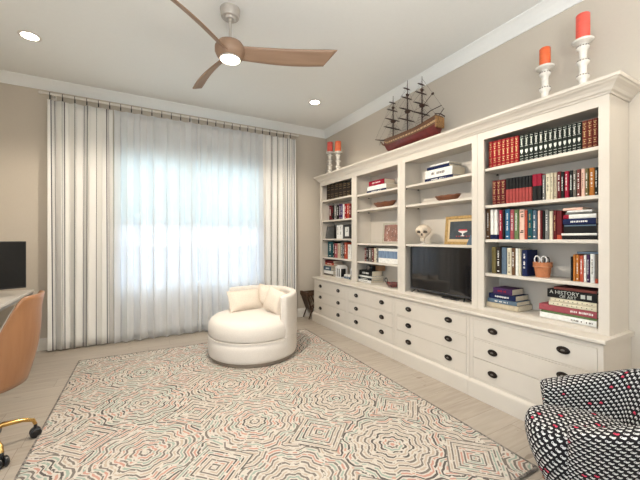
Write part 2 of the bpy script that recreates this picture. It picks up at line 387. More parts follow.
# ================================================================ BASE CABINETS
UB = [.862, 1.757, 2.668, 3.59, 4.53]
FX, PX = 2.41, 2.385
ULAB = ['next to the black and white armchair', 'below the television', 'third from the armchair, left of the television one', 'farthest, in the corner by the curtain']
def knob(parent, y, z):
    b = MB(); R_ = Matrix.Rotation(-PI/2, 3, 'Y')
    def el(a, c_, x0, x1, x2):
        vs = []; N_ = 20
        for i in range(N_):
            t = 2*PI*i/N_
            for (s_, x) in ((1, x0), (.97, x1), (.6, x2)): vs.append((x, a*s_*math.cos(t), c_*s_*math.sin(t)))
        fs = []
        for i in range(N_):
            j = (i+1) % N_
            for k in range(2): fs.append((i*3+k, j*3+k, j*3+k+1, i*3+k+1))
        fs.append(tuple(i*3+2 for i in range(N_))); fs.append(tuple(i*3 for i in range(N_))); return vs, fs
    v, f_ = el(.040, .025, 0, -.005, -.009); b.add(v, f_)
    b.tube([(-.008, -.026, 0), (-.018, -.020, -.004), (-.021, 0, -.007), (-.018, .020, -.004), (-.008, .026, 0)], .0038, 8, mi=0)
    v, f_ = el(.012, .008, -.008, -.012, -.014); b.add(v, f_, 1)
    o = b.build('knob', [KNOBM, KNOBC], parent, smooth=True); o.location = (FX-.002, y, z); return o
for i in range(4):
    a, c = UB[i], UB[i+1]
    u = thing('base_cabinet', (0, 0, 0), 'cream three drawer base cabinet '+ULAB[i], 'cabinet', 'cream base cabinets along the right wall')
    b = MB(); b.box(FX+.018, XR-.003, a+.0015, c-.0015, .12, .665)
    b.box(FX, FX+.018, a+.0015, a+.030, .12, .665).box(FX, FX+.018, c-.030, c-.0015, .12, .665)
    b.box(FX, FX+.018, a+.03, c-.03, .637, .665).box(FX, FX+.018, a+.03, c-.03, .12, .158).box(FX, FX+.018, a+.03, c-.03, .4725, .4835)
    b.build('body', CREAM, u)
    pa = a-.018 if i == 0 else a+.0015; pc = c+.018 if i == 3 else c-.0015
    b = MB(); b.prism([(XR-.003, .0), (PX, .0), (PX, .118), (PX+.004, .128), (PX+.014, .134), (PX+.022, .14), (XR-.003, .14)], pa, pc, 1); b.build('plinth', CREAM, u)
    ta = a-.014 if i == 0 else a+.0012; tc_ = c+.014 if i == 3 else c-.0012
    b = MB(); b.prism([(XR-.003, .665), (FX-.004, .665), (FX-.012, .670), (FX-.024, .677), (FX-.024, .690), (FX-.020, .695), (XR-.003, .695)], ta, tc_, 1); b.build('countertop', CREAM, u)
    for (z0, z1, kz) in ((.4855, .635, .573), (.3245, .4705, .405), (.160, .3215, .236)):
        d = MB().box(FX-.001, FX+.017, a+.032, c-.032, z0, z1, c=.0015).build('drawer', CREAM, u)
        W_ = c-a
        for ky in (a+W_*.235, a+W_*.775): knob(d, ky, kz)

# ================================================================ HUTCHES
HB = [.876, 1.769, 2.699, 3.605, 4.552]
HX = 2.53
HL = ['right bay with red and green encyclopaedias', 'bay holding the television', 'bay left of the television with a box set and photo', 'far left bay with leather volumes and lanterns']
SHELF = [[1.89, 1.579, 1.293, 1.009], [1.878, 1.667, 1.241], [1.883, 1.681, 1.238, 1.001], [1.902, 1.584, 1.297, 1.008]]
ZT = 2.285
for i in range(4):
    a, c = HB[i]+.001, HB[i+1]-.001
    u = thing('bookcase_hutch', (0, 0, 0), 'cream open bookcase hutch, '+HL[i], 'bookcase', 'cream bookcase hutches on the base cabinets')
    XB = XR-.004
    for y0, y1 in ((a, a+.02), (c-.02, c)): MB().box(HX+.02, XB-.012, y0, y1, .695, 2.2).build('side_panel', CREAM, u)
    MB().box(XB-.012, XB, a, c, .695, 2.2).build('back_panel', CREAM, u)
    MB().box(HX+.02, XB-.012, a+.02, c-.02, .6955, .721).build('bottom_panel', CREAM, u)
    MB().box(HX+.02, XB-.012, a+.02, c-.02, 2.155, 2.18).build('top_panel', CREAM, u)
    b = MB(); b.box(HX, HX+.02, a, a+.055, .6955, 2.2).box(HX, HX+.02, c-.055, c, .6955, 2.2)
    b.box(HX, HX+.02, a+.055, c-.055, 2.132, 2.2).box(HX, HX+.02, a+.055, c-.055, .6955, .718); b.build('face_frame', CREAM, u)
    # cornice with returns at the run's two ends
    pr = [(0, 2.196), (-.008, 2.196), (-.012, 2.206), (-.022, 2.212), (-.030, 2.228), (-.046, 2.245), (-.062, 2.255), (-.066, 2.262), (-.074, 2.266), (-.076, 2.284), (0, 2.285)]
    b = MB()
    def ring(y, off):   # profile points at a station; off True shifts by the projection (mitred end)
        return [(HX+p, y+(off*p if off else 0), z) for p, z in pr]
    e0 = 1 if i == 0 else 0; e1 = -1 if i == 3 else 0
    A, B_ = ring(a, e0), ring(c, e1); n_ = len(pr)
    fs = [(k, k+1, n_+k+1, n_+k) for k in range(n_-1)]
    b.add(A+B_, fs)
    def side(y, sgn):
        P0 = [(HX+p, y-sgn*(-p), z) for p, z in pr]; P1 = [(XB, y-sgn*(-p), z) for p, z in pr]
        b.add(P0+P1, [(k, k+1, n_+k+1, n_+k) for k in range(n_-1)])
        b.add([(HX, y, 2.196), (XB, y, 2.196), (XB, y, 2.2), (HX, y, 2.2)], [(0, 1, 2, 3)])
    if e0: side(a, 1)
    if e1: side(c, -1)
    ya = a-.076 if e0 else a; yc = c+.076 if e1 else c
    b.box(HX-.070, XB, ya+(.006 if e0 else 0), yc-(.006 if e1 else 0), 2.268, 2.2855)
    b.box(HX, XB-.0, a, c, 2.198, 2.27)
    b.build('cornice', CREAM, u)
    for z in SHELF[i]:
        s_ = MB().box(HX+.012 if False else HX+.0205, XB-.013, a+.0215, c-.0215, z-.024, z-.0, c=.002).build('shelf', CREAM, u)
        for y in (c-.0215-.012, a+.0215+.012):
            for x in (HX+.045, XB-.06):
                MB().box(x-.006, x+.006, y-.006, y+.006, z-.036, z-.0245).build('shelf_bracket', KNOBM, s_)

# ================================================================ BOOKS
ROWS = [
 ('encyclopaedia volumes on the top shelf of the right bay', 1.89, [
  (1.6698, 1.7072, 0.227, 'red', 'bright red gilt-lettered volume, leftmost of seven on right bay top shelf', 'gilt'),
  (1.6328, 1.6682, 0.225, 'red', 'bright red gilt-lettered volume, second from left of seven on right bay top shelf', 'gilt'),
  (1.5958, 1.6312, 0.223, 'red', 'bright red gilt-lettered volume, third from left of seven on right bay top shelf', 'gilt'),
  (1.5598, 1.5942, 0.222, 'red', 'bright red gilt-lettered volume, fourth from left of seven on right bay top shelf', 'gilt'),
  (1.5248, 1.5582, 0.22, 'red', 'bright red gilt-lettered volume, fifth from left of seven on right bay top shelf', 'gilt'),
  (1.4908, 1.5232, 0.219, 'red', 'bright red gilt-lettered volume, sixth from left of seven on right bay top shelf', 'gilt'),
  (1.4568, 1.4892, 0.217, 'red', 'bright red gilt-lettered volume, rightmost of seven on right bay top shelf', 'gilt'),
  (1.4158, 1.4502, 0.211, 'green', 'dark green volume with silver shield, leftmost of thirteen on right bay top shelf', 'shield'),
  (1.3808, 1.4142, 0.209, 'green', 'dark green volume with silver shield, second from left of thirteen on right bay top shelf', 'shield'),
  (1.3458, 1.3792, 0.208, 'green', 'dark green volume with silver shield, third from left of thirteen on right bay top shelf', 'shield'),
  (1.3128, 1.3442, 0.206, 'green', 'dark green volume with silver shield, fourth from left of thirteen on right bay top shelf', 'shield'),
  (1.2798, 1.3112, 0.205, 'green', 'dark green volume with silver shield, fifth from left of thirteen on right bay top shelf', 'shield'),
  (1.2488, 1.2782, 0.203, 'green', 'dark green volume with silver shield, sixth from left of thirteen on right bay top shelf', 'shield'),
  (1.2168, 1.2472, 0.202, 'green', 'dark green volume with silver shield, seventh from left of thirteen on right bay top shelf', 'shield'),
  (1.1868, 1.2152, 0.201, 'green', 'dark green volume with silver shield, eighth from left of thirteen on right bay top shelf', 'shield'),
  (1.1568, 1.1852, 0.199, 'green', 'dark green volume with silver shield, ninth from left of thirteen on right bay top shelf', 'shield'),
  (1.1278, 1.1552, 0.198, 'green', 'dark green volume with silver shield, tenth from left of thirteen on right bay top shelf', 'shield'),
  (1.0998, 1.1262, 0.197, 'green', 'dark green volume with silver shield, eleventh from left of thirteen on right bay top shelf', 'shield'),
  (1.0718, 1.0982, 0.196, 'green', 'dark green volume with silver shield, twelfth from left of thirteen on right bay top shelf', 'shield'),
  (1.0448, 1.0702, 0.195, 'green', 'dark green volume with silver shield, rightmost of thirteen on right bay top shelf', 'shield'),
  (1.0138, 1.0412, 0.193, 'brick', 'brick red volume with gilt lettering, leftmost of three on right bay top shelf', 'gilt'),
  (0.9848, 1.0122, 0.193, 'brick', 'brick red volume with gilt lettering, second from left of three on right bay top shelf', 'gilt'),
  (0.9578, 0.9832, 0.193, 'brick', 'brick red volume with gilt lettering, rightmost of three on right bay top shelf', 'gilt'),
 ]),
 ('books on the second shelf of the right bay', 1.579, [
  (1.6368, 1.6742, 0.204, 'dred', 'dark red volume with gilt bands, leftmost of three on right bay second shelf', 'gilt'),
  (1.5998, 1.6352, 0.203, 'dred', 'dark red volume with gilt bands, second from left of three on right bay second shelf', 'gilt'),
  (1.5628, 1.5982, 0.202, 'dred', 'dark red volume with gilt bands, rightmost of three on right bay second shelf', 'gilt'),
  (1.5338, 1.5592, 0.205, 'salmon', 'slim black-topped red volume, leftmost of eight on right bay second shelf', 'top:black'),
  (1.5078, 1.5322, 0.204, 'salmon', 'slim black-topped red volume, second from left of eight on right bay second shelf', 'top:black'),
  (1.4828, 1.5062, 0.204, 'salmon', 'slim black-topped red volume, third from left of eight on right bay second shelf', 'top:black'),
  (1.4578, 1.4812, 0.203, 'salmon', 'slim black-topped red volume, fourth from left of eight on right bay second shelf', 'top:black'),
  (1.4328, 1.4562, 0.202, 'salmon', 'slim black-topped red volume, fifth from left of eight on right bay second shelf', 'top:black'),
  (1.4078, 1.4312, 0.202, 'salmon', 'slim black-topped red volume, sixth from left of eight on right bay second shelf', 'top:black'),
  (1.3848, 1.4062, 0.201, 'salmon', 'slim black-topped red volume, seventh from left of eight on right bay second shelf', 'top:black'),
  (1.3608, 1.3832, 0.2, 'salmon', 'slim black-topped red volume, rightmost of eight on right bay second shelf', 'top:black'),
  (1.3248, 1.3562, 0.203, 'black', 'slim red-topped black volume, left one of two standing on right bay second shelf', 'top:crimson'),
  (1.2928, 1.3232, 0.202, 'black', 'slim red-topped black volume, right one of two standing on right bay second shelf', 'top:crimson'),
  (1.2698, 1.2872, 0.188, 'gray', 'thin grey book standing on right bay second shelf', 'title'),
  (1.2368, 1.2662, 0.193, 'cream', 'wide cream book standing on right bay second shelf', 'title'),
  (1.2188, 1.2342, 0.193, 'cream', 'narrow cream book standing on right bay second shelf', 'title'),
  (1.1958, 1.2142, 0.192, 'beige', 'plain beige book standing on right bay second shelf', 'title'),
  (1.1688, 1.1922, 0.195, 'dred', 'dark maroon book standing on right bay second shelf', 'title'),
  (1.1488, 1.1662, 0.189, 'black', 'narrow black book standing on right bay second shelf', 'title'),
  (1.1208, 1.1442, 0.188, 'crimson', 'crimson book with white title standing on right bay second shelf', 'title'),
  (1.0978, 1.1172, 0.19, 'black', 'wide black book standing on right bay second shelf', 'title'),
  (1.0758, 1.0952, 0.186, 'taupe', 'taupe book standing on right bay second shelf', 'title'),
  (1.0528, 1.0722, 0.189, 'rbrown', 'red brown book standing on right bay second shelf', 'title'),
  (1.0298, 1.0502, 0.188, 'pink', 'pale pink book standing on right bay second shelf', 'title'),
  (1.0088, 1.0262, 0.186, 'olive', 'olive book standing on right bay second shelf', 'title'),
  (0.9768, 1.0052, 0.186, 'orange', 'thick orange book standing on right bay second shelf', 'title'),
  (0.9578, 0.9732, 0.184, 'green', 'black book with white lettering standing on right bay second shelf', 'title'),
 ]),
 ('books on the middle shelf of the right bay', 1.293, [
  (1.6968, 1.7332, 0.259, 'brown', 'mottled brown book standing on right bay middle shelf', 'title'),
  (1.6658, 1.6922, 0.251, 'white', 'white book with dark foot standing on right bay middle shelf', 'foot'),
  (1.6338, 1.6612, 0.249, 'white', 'white book beside a red one standing on right bay middle shelf', 'foot'),
  (1.5918, 1.6202, 0.243, 'crimson', 'crimson book standing on right bay middle shelf', 'title'),
  (1.5718, 1.5892, 0.241, 'black', 'thin black book standing on right bay middle shelf', None),
  (1.5298, 1.5672, 0.245, 'blue', 'bright blue book standing on right bay middle shelf', 'title'),
  (1.4938, 1.5262, 0.238, 'rose', 'rose pink book standing on right bay middle shelf', 'title'),
  (1.4588, 1.4912, 0.233, 'lgreen', 'leaf green book standing on right bay middle shelf', 'title'),
  (1.4168, 1.4552, 0.232, 'pink', 'pale book with black marks standing on right bay middle shelf', 'marks'),
  (1.3968, 1.4142, 0.223, 'ored', 'narrow orange red book standing on right bay middle shelf', None),
  (1.3578, 1.3922, 0.227, 'teal', 'teal book with yellow title standing on right bay middle shelf', 'title'),
  (1.3268, 1.3542, 0.217, 'steel', 'steel blue book standing on right bay middle shelf', 'title'),
  (1.3048, 1.3222, 0.215, 'pink', 'pale pink book standing on right bay middle shelf', None),
  (1.2908, 1.3022, 0.214, 'dred', 'thin dark red book standing on right bay middle shelf', None),
  (1.2768, 1.2872, 0.213, 'black', 'thin charcoal book standing on right bay middle shelf', None),
  (1.2468, 1.2732, 0.216, 'gray', 'light grey book standing on right bay middle shelf', 'title'),
  (1.2228, 1.2432, 0.205, 'cream', 'cream book standing on right bay middle shelf', None),
  (1.1968, 1.2192, 0.208, 'dred', 'maroon book with gilt title standing on right bay middle shelf', 'title'),
  (1.1618, 1.1942, 0.203, 'dred', 'wide maroon book with orange foot standing on right bay middle shelf', 'ofoot'),
 ]),
 ('books left of the terracotta pot', 1.009, [
  (1.6458, 1.6832, 0.22, 'olive', 'olive green book standing on right bay fourth shelf', None),
  (1.6028, 1.6412, 0.225, 'dbrown', 'dark brown book standing on right bay fourth shelf', 'title'),
  (1.5578, 1.5982, 0.218, 'bgray', 'blue grey book standing on right bay fourth shelf', None),
  (1.5158, 1.5532, 0.215, 'cream', 'cream book with small dark mark standing on right bay fourth shelf', 'title'),
  (1.4858, 1.5122, 0.216, 'brown', 'brown book with white title standing on right bay fourth shelf', 'title'),
  (1.4628, 1.4822, 0.214, 'white', 'white book standing on right bay fourth shelf', None),
  (1.4428, 1.4602, 0.209, 'cream', 'narrow ivory book standing on right bay fourth shelf', None),
  (1.3978, 1.4372, 0.202, 'navy', 'thick navy book standing on right bay fourth shelf', 'title'),
 ]),
 ('books right of the terracotta pot', 1.009, [
  (1.0988, 1.1092, 0.167, 'black', 'thin black book standing on right bay fourth shelf', None),
  (1.0808, 1.0952, 0.182, 'orange', 'orange book at left standing on right bay fourth shelf', None),
  (1.0608, 1.0772, 0.179, 'orange', 'orange book with white title standing on right bay fourth shelf', 'title'),
  (1.0358, 1.0582, 0.177, 'ored', 'wide orange red book standing on right bay fourth shelf', 'title'),
  (1.0198, 1.0332, 0.181, 'white', 'white book with pink marks standing on right bay fourth shelf', 'title'),
  (1.0018, 1.0162, 0.185, 'purple', 'purple book standing on right bay fourth shelf', 'title'),
  (0.9748, 0.9992, 0.19, 'white', 'wide white book standing on right bay fourth shelf', 'title'),
  (0.9578, 0.9722, 0.187, 'taupe', 'dark book with orange foot standing on right bay fourth shelf', 'ofoot'),
 ]),
 ('leather volumes on the top shelf of the far left bay', 1.902, [
  (4.3118, 4.4322, 0.246, 'dbrown', 'dark brown leather volume, leftmost of six on far left bay top shelf', 'gilt'),
  (4.1948, 4.3102, 0.236, 'dbrown', 'dark brown leather volume, second from left of six on far left bay top shelf', 'gilt'),
  (4.0818, 4.1932, 0.227, 'dbrown', 'dark brown leather volume, third from left of six on far left bay top shelf', 'gilt'),
  (3.9738, 4.0802, 0.218, 'dbrown', 'dark brown leather volume, fourth from left of six on far left bay top shelf', 'gilt'),
  (3.8698, 3.9722, 0.21, 'dbrown', 'dark brown leather volume, fifth from left of six on far left bay top shelf', 'gilt'),
  (3.7698, 3.8682, 0.202, 'dbrown', 'dark brown leather volume, rightmost of six on far left bay top shelf', 'gilt'),
 ]),
 ('books on the second shelf of the far left bay', 1.584, [
  (4.3048, 4.3662, 0.23, 'dred', 'dark red book standing on far left bay second shelf', 'title'),
  (4.2328, 4.2952, 0.227, 'black', 'black book with red title standing on far left bay second shelf', 'title'),
  (4.1508, 4.2202, 0.232, 'gray', 'grey book with black marks standing on far left bay second shelf', 'title'),
  (4.0908, 4.1442, 0.218, 'black', 'plain black book standing on far left bay second shelf', 'title'),
  (4.0258, 4.0812, 0.227, 'purple', 'dark purple book standing on far left bay second shelf', 'title'),
  (3.9778, 4.0162, 0.222, 'violet', 'blue violet book standing on far left bay second shelf', 'title'),
  (3.9428, 3.9712, 0.218, 'white', 'thin white book standing on far left bay second shelf', 'title'),
  (3.8788, 3.9342, 0.218, 'red', 'red book standing on far left bay second shelf', 'title'),
  (3.8198, 3.8702, 0.215, 'ored', 'orange red book standing on far left bay second shelf', 'title'),
  (3.7698, 3.8132, 0.203, 'dred', 'maroon book standing on far left bay second shelf', 'title'),
 ]),
 ('books on the third shelf of the far left bay', 1.297, [
  (4.1588, 4.2202, 0.208, 'black', 'black book standing on far left bay third shelf', None),
  (4.0668, 4.1492, 0.202, 'white', 'white book at left standing on far left bay third shelf', 'title'),
  (3.9898, 4.0572, 0.202, 'white', 'white book with grey title standing on far left bay third shelf', 'title'),
 ]),
 ('books on the fourth shelf of the far left bay', 1.008, [
  (4.2628, 4.4092, 0.244, 'teal', 'wide dark teal book standing on far left bay fourth shelf', 'title'),
  (4.2078, 4.2532, 0.238, 'black', 'narrow black book standing on far left bay fourth shelf', 'title'),
  (4.1218, 4.2012, 0.216, 'rose', 'red and pink book standing on far left bay fourth shelf', 'title'),
  (4.0458, 4.1122, 0.218, 'beige', 'beige book standing on far left bay fourth shelf', 'title'),
  (3.9778, 4.0372, 0.233, 'gray', 'light grey book standing on far left bay fourth shelf', 'title'),
  (3.9328, 3.9682, 0.241, 'black', 'thin black book standing on far left bay fourth shelf', 'title'),
  (3.8718, 3.9242, 0.234, 'ored', 'orange red book standing on far left bay fourth shelf', 'title'),
  (3.7728, 3.8462, 0.207, 'white', 'white book standing on far left bay fourth shelf', 'title'),
 ]),
 ('books left of the white box set', 1.001, [
  (3.4158, 3.4492, 0.174, 'rbrown', 'red brown book standing on the shelf left of the white box set', 'title'),
  (3.3678, 3.4092, 0.188, 'black', 'black book standing on the shelf left of the white box set', 'title'),
  (3.3028, 3.3612, 0.177, 'taupe', 'thick brown grey book standing on the shelf left of the white box set', 'title'),
  (3.2628, 3.2962, 0.172, 'rbrown', 'rose brown book standing on the shelf left of the white box set', 'title'),
  (3.2098, 3.2562, 0.179, 'cream', 'cream and black book standing on the shelf left of the white box set', 'title'),
  (3.1758, 3.2042, 0.168, 'gray', 'grey book standing on the shelf left of the white box set', 'title'),
 ]),
]
STACKS = [
 ('stacked books on the middle shelf of the right bay', [
  (0.958, 1.159, 1.293, 0.027, 'black', 'black book, bottommost of the lying stack on right bay middle shelf', 0.2, None),
  (0.958, 1.16, 1.3206, 0.015, 'white', 'thin white book above the bottom one, right bay middle shelf stack', 0.2, None),
  (0.961, 1.149, 1.3362, 0.058, 'black', 'thickest black book lying in the right bay middle shelf stack', 0.19, 'line'),
  (0.964, 1.152, 1.3948, 0.04, 'navy', 'navy book lying above the thickest black one, right bay middle shelf', 0.19, 'title'),
  (0.965, 1.152, 1.4354, 0.029, 'white', 'white and red book lying on the navy one, right bay middle shelf', 0.18, 'redend'),
  (0.986, 1.14, 1.465, 0.013, 'gray', 'slim grey book lying just above the white and red one', 0.17, None),
  (0.986, 1.128, 1.4786, 0.013, 'white', 'slim white book second from top, right bay middle shelf stack', 0.17, None),
  (1.041, 1.155, 1.4922, 0.019, 'pink', 'pinkish white book topmost on right bay middle shelf stack', 0.15, None),
 ]),
 ('stacked books on the lowest shelf of the right bay, left side', [
  (1.457, 1.723, 0.722, 0.043, 'beige', 'beige book, bottom of the four book stack under the navy books', 0.2, None),
  (1.468, 1.711, 0.7656, 0.033, 'bgray', 'blue grey book lying between beige and navy books, lowest shelf', 0.19, 'title'),
  (1.48, 1.702, 0.7992, 0.044, 'navy', 'navy book lying under the purple one, right bay lowest shelf', 0.18, 'title'),
  (1.504, 1.662, 0.8438, 0.05, 'purple', 'purple and red book topmost of four, right bay lowest shelf', 0.16, 'redtitle'),
 ]),
 ('stacked large books on the lowest shelf of the right bay, right side', [
  (0.96, 1.301, 0.722, 0.04, 'white', 'white book at the bottom of the large art book stack', 0.19, 'title'),
  (0.96, 1.294, 0.7626, 0.014, 'lgreen', 'thin dark green book in the large art book stack', 0.19, None),
  (0.96, 1.308, 0.7772, 0.045, 'rose', 'red and pink book with white title in large art book stack', 0.2, 'whitetitle'),
  (0.96, 1.241, 0.8228, 0.028, 'cream', 'dotted cream book, lower of two in large art book stack', 0.18, 'dots'),
  (0.96, 1.228, 0.8514, 0.026, 'cream', 'dotted cream book, upper of two in large art book stack', 0.18, 'dots'),
  (0.96, 1.254, 0.878, 0.06, 'black', 'thick black art history book with white lettering, lowest shelf', 0.19, 'history'),
  (0.96, 1.209, 0.9386, 0.02, 'rbrown', 'thin red brown book on top of the black art history book', 0.17, None),
 ]),
 ('stacked books above the television', [
  (2.068, 2.413, 1.878, 0.035, 'navy', 'blue book with white title, bottom of stack above the television', 0.19, 'whitetitle'),
  (2.074, 2.406, 1.9136, 0.083, 'white', 'thick white book with small title in stack above the television', 0.19, 'title'),
  (2.108, 2.38, 1.9972, 0.028, 'navy', 'thin navy book lying on the thick white one above the television', 0.18, None),
  (2.108, 2.347, 2.0258, 0.018, 'white', 'thin white book topmost of stack above the television', 0.18, None),
 ]),
 ('stacked books on the top shelf left of the television', [
  (3.012, 3.393, 1.883, 0.03, 'navy', 'navy and white book, bottom of three on top shelf left of television', 0.19, 'title'),
  (3.016, 3.384, 1.9136, 0.056, 'white', 'thick white book lying under the red one, top shelf left of television', 0.19, None),
  (3.049, 3.351, 1.9702, 0.062, 'crimson', 'red book topmost of three on top shelf left of television', 0.17, 'title'),
 ]),
 ('stacked books on the lowest shelf left of the television', [
  (3.305, 3.613, 0.722, 0.034, 'white', 'white book, bottom of stack on lowest shelf left of television', 0.2, 'title'),
  (3.297, 3.611, 0.7566, 0.03, 'black', 'black and white book second from bottom left of television', 0.2, 'title'),
  (3.287, 3.558, 0.7872, 0.024, 'white', 'thin white book lying beneath the thick black one', 0.19, None),
  (3.287, 3.558, 0.8118, 0.07, 'black', 'thick black book topmost of lying stack, lowest shelf left of television', 0.18, 'title'),
 ]),
 ('stacked books on the lowest shelf of the far left bay', [
  (4.233, 4.518, 0.722, 0.025, 'taupe', 'thin dark book, bottom of stack in far left bay lowest shelf', 0.2, None),
  (4.239, 4.518, 0.7476, 0.05, 'white', 'lavender white book near stack bottom, far left bay lowest shelf', 0.19, None),
  (4.292, 4.518, 0.7982, 0.065, 'steel', 'dark blue black book in middle of far left bay floor stack', 0.19, 'title'),
  (4.224, 4.491, 0.8638, 0.022, 'beige', 'thin beige book under the two red ones, far left bay', 0.18, None),
  (4.224, 4.484, 0.8864, 0.035, 'ored', 'orange red book second from top, far left bay stack', 0.17, 'title'),
  (4.23, 4.478, 0.922, 0.035, 'dred', 'dark red book topmost of far left bay lowest shelf stack', 0.17, None),
 ]),
 ('blue and white books beside the small lanterns', [
  (3.769, 3.93, 0.722, 0.03, 'bgray', 'blue grey book lying right of the small white lantern', 0.18, 'title'),
  (3.769, 3.922, 0.7526, 0.03, 'white', 'pale blue white book on the blue grey one by lantern', 0.17, 'title'),
 ]),
]
BC = {'red': (0.42, 0.012, 0.018), 'dred': (0.16, 0.012, 0.016), 'black': (0.012, 0.012, 0.012), 'green': (0.014, 0.022, 0.016), 'brick': (0.2, 0.035, 0.02), 'gray': (0.22, 0.22, 0.21), 'cream': (0.62, 0.56, 0.42), 'crimson': (0.4, 0.01, 0.04), 'taupe': (0.2, 0.17, 0.14), 'rbrown': (0.22, 0.06, 0.05), 'pink': (0.75, 0.48, 0.38), 'olive': (0.2, 0.16, 0.06), 'orange': (0.62, 0.22, 0.04), 'brown': (0.18, 0.09, 0.04), 'white': (0.75, 0.74, 0.7), 'blue': (0.03, 0.16, 0.32), 'rose': (0.45, 0.1, 0.12), 'lgreen': (0.16, 0.24, 0.1), 'ored': (0.6, 0.1, 0.05), 'teal': (0.01, 0.09, 0.11), 'steel': (0.1, 0.16, 0.22), 'navy': (0.01, 0.02, 0.09), 'bgray': (0.15, 0.22, 0.3), 'purple': (0.07, 0.025, 0.1), 'beige': (0.5, 0.42, 0.3), 'dbrown': (0.03, 0.02, 0.015), 'violet': (0.06, 0.04, 0.2), 'salmon': (0.5, 0.08, 0.07), 'gilt': (0.5, 0.36, 0.14), 'silver': (0.4, 0.4, 0.38)}

BM = {k: mat('cover_'+k, (v if min(v) >= .3 else tuple(q*.68 for q in v)), .6, var=.12, scale=40, spec=.22) for k, v in BC.items()}
def book(y0, y1, base, h, ckey, label, group, ex=None, depth=None, lying=False, x=2.585):
    """standing: spine runs up; lying: the spine runs along Y. thickness t, height h"""
    depth = depth or min(.20, max(.13, h*.72))
    if lying: t = h; hh = y1-y0; loc = (x, y0, base+t/2); rot = (-PI/2, 0, 0)
    else: t = y1-y0; hh = h; loc = (x, (y0+y1)/2, base); rot = (0, 0, 0)
    depth = min(depth, 2.795-x)
    u = thing('book', loc, label, 'book', group, rot=rot)
    cm = BM[ckey]; bt = min(.0028, t*.16); r = min(.006, t*.3)
    b = MB()   # cover: rounded spine and two boards
    poly = [(depth, -t/2), (r, -t/2), (r*.3, -t/2+r*.3), (0, -t/2+r), (-.0008, 0), (0, t/2-r), (r*.3, t/2-r*.3), (r, t/2), (depth, t/2), (depth, t/2-bt), (r+.001, t/2-bt), (bt, t/2-r), (bt, -t/2+r), (r+.001, -t/2+bt), (depth, -t/2+bt)]
    if ex and ex.startswith('top:'):
        b.prism(poly, 0, hh*.56, 2, 0); b.prism(poly, hh*.56, hh, 2, 1); b.build('cover', [cm, BM[ex[4:]]], u)
    elif ex in ('ofoot', 'foot'):
        b.prism(poly, 0, hh*.16, 2, 1); b.prism(poly, hh*.16, hh, 2, 0); b.build('cover', [cm, BM['ored' if ex == 'ofoot' else 'navy']], u)
    elif ex == 'redend':
        b.prism(poly, 0, hh*.82, 2, 0); b.prism(poly, hh*.82, hh, 2, 1); b.build('cover', [cm, BM['crimson']], u)
    else: b.prism(poly, 0, hh, 2); b.build('cover', cm, u)
    MB().box(r+.002, depth-.004, -t/2+bt+.0002, t/2-bt-.0002, .003, hh-.003).build('pages', PAPER, u)
    lum = sum(BC[ckey])
    rr = random.Random(label); s = MB()
    fx = -.0016; hw = t*.33
    if ex == 'gilt' or ex in ('shield',):
        if ex == 'gilt':
            for k in (.08, .2, .34, .62, .78, .9): s.box(fx, .0003, -hw, hw, hh*k, hh*k+.003)
            for k in (.26, .44, .50, .56, .70, .84):
                if 'leather' not in label: s.box(fx, .0003, -hw*.42, hw*.42, hh*k, hh*k+.008)
            s.build('spine_lettering', GILT, u)
        else:
            for k in (.05, .12, .22, .58, .86, .93): s.box(fx, .0003, -hw, hw, hh*k, hh*k+.0025)
            for k in range(9): s.box(fx, .0003, -hw*.6*rr.uniform(.5, 1), hw*.6*rr.uniform(.5, 1), hh*(.62+k*.026), hh*(.62+k*.026)+.0035)
            s.prism([(0, hh*.30), (hw*.8, hh*.38), (hw*.8, hh*.46), (-hw*.8, hh*.46), (-hw*.8, hh*.38)], fx, .0003, 0)
            s.build('spine_emblem', SILVER, u)
    elif ex == 'history':
        tb = text_mb('A HISTORY', .036); tb2 = text_mb('OF ART', .030)
        for q_, zc, yc in ((tb, hh*.64, .010), (tb2, hh*.56, -.017)):   # reading runs from high z to low z
            q_.v = [(-.0018+v[2], -yc*-1*-1 + -v[1]*-1*-1, zc-v[0]) for v in q_.v]; s.v and None
            k = len(s.v); s.v += q_.v; s.f += [tuple(i_+k for i_ in f_) for f_ in q_.f]; s.mi += [0]*len(q_.f)
        for k in (.10, .22): s.box(fx, .0003, -t*.22, t*.22, hh*k, hh*k+.025)
        s.build('spine_lettering', SILVER, u)
    elif ex == 'dots':
        for k in range(9): s.box(fx, .0003, -.003, .003, hh*(.08+k*.1), hh*(.08+k*.1)+.006)
        s.build('spine_dots', BM['taupe'], u)
    elif ex == 'line':
        s.box(fx, .0003, -t*.46, -t*.32, .004, hh-.004); s.build('spine_band', BM['bgray'], u)
    elif ex == 'marks':
        for k in (.22, .27, .74, .80, .9): s.box(fx, .0003, -hw, hw*rr.uniform(.2, 1), hh*k, hh*k+.008)
        s.build('spine_marks', BM['black'], u)
    elif ex in ('title', 'whitetitle', 'redtitle'):
        lo, hi = (.3, .85) if not lying else ((.06, .42) if 'large art' in label else (.25, .75))
        z = hh*lo; wd = hw*.5
        while z < hh*hi:
            l = rr.uniform(.003, .008)
            if rr.random() < .85: s.box(fx, .0003, -wd*rr.uniform(.7, 1), wd*rr.uniform(.7, 1), z, z+l)
            z += l+rr.uniform(.002, .005)
        if rr.random() < .5 and not lying: s.box(fx, .0003, -hw*.6, hw*.6, hh*.08, hh*.08+.008)
        mt_ = BM['white'] if (ex == 'whitetitle' or lum < .9) else BM['taupe']
        if ex == 'redtitle': mt_ = BM['red']
        if 'yellow' in label or ('gilt' in label): mt_ = GILT
        if 'red title' in label: mt_ = BM['red']
        s.build('spine_title', mt_, u)
    return u
rnd = random.Random(3)
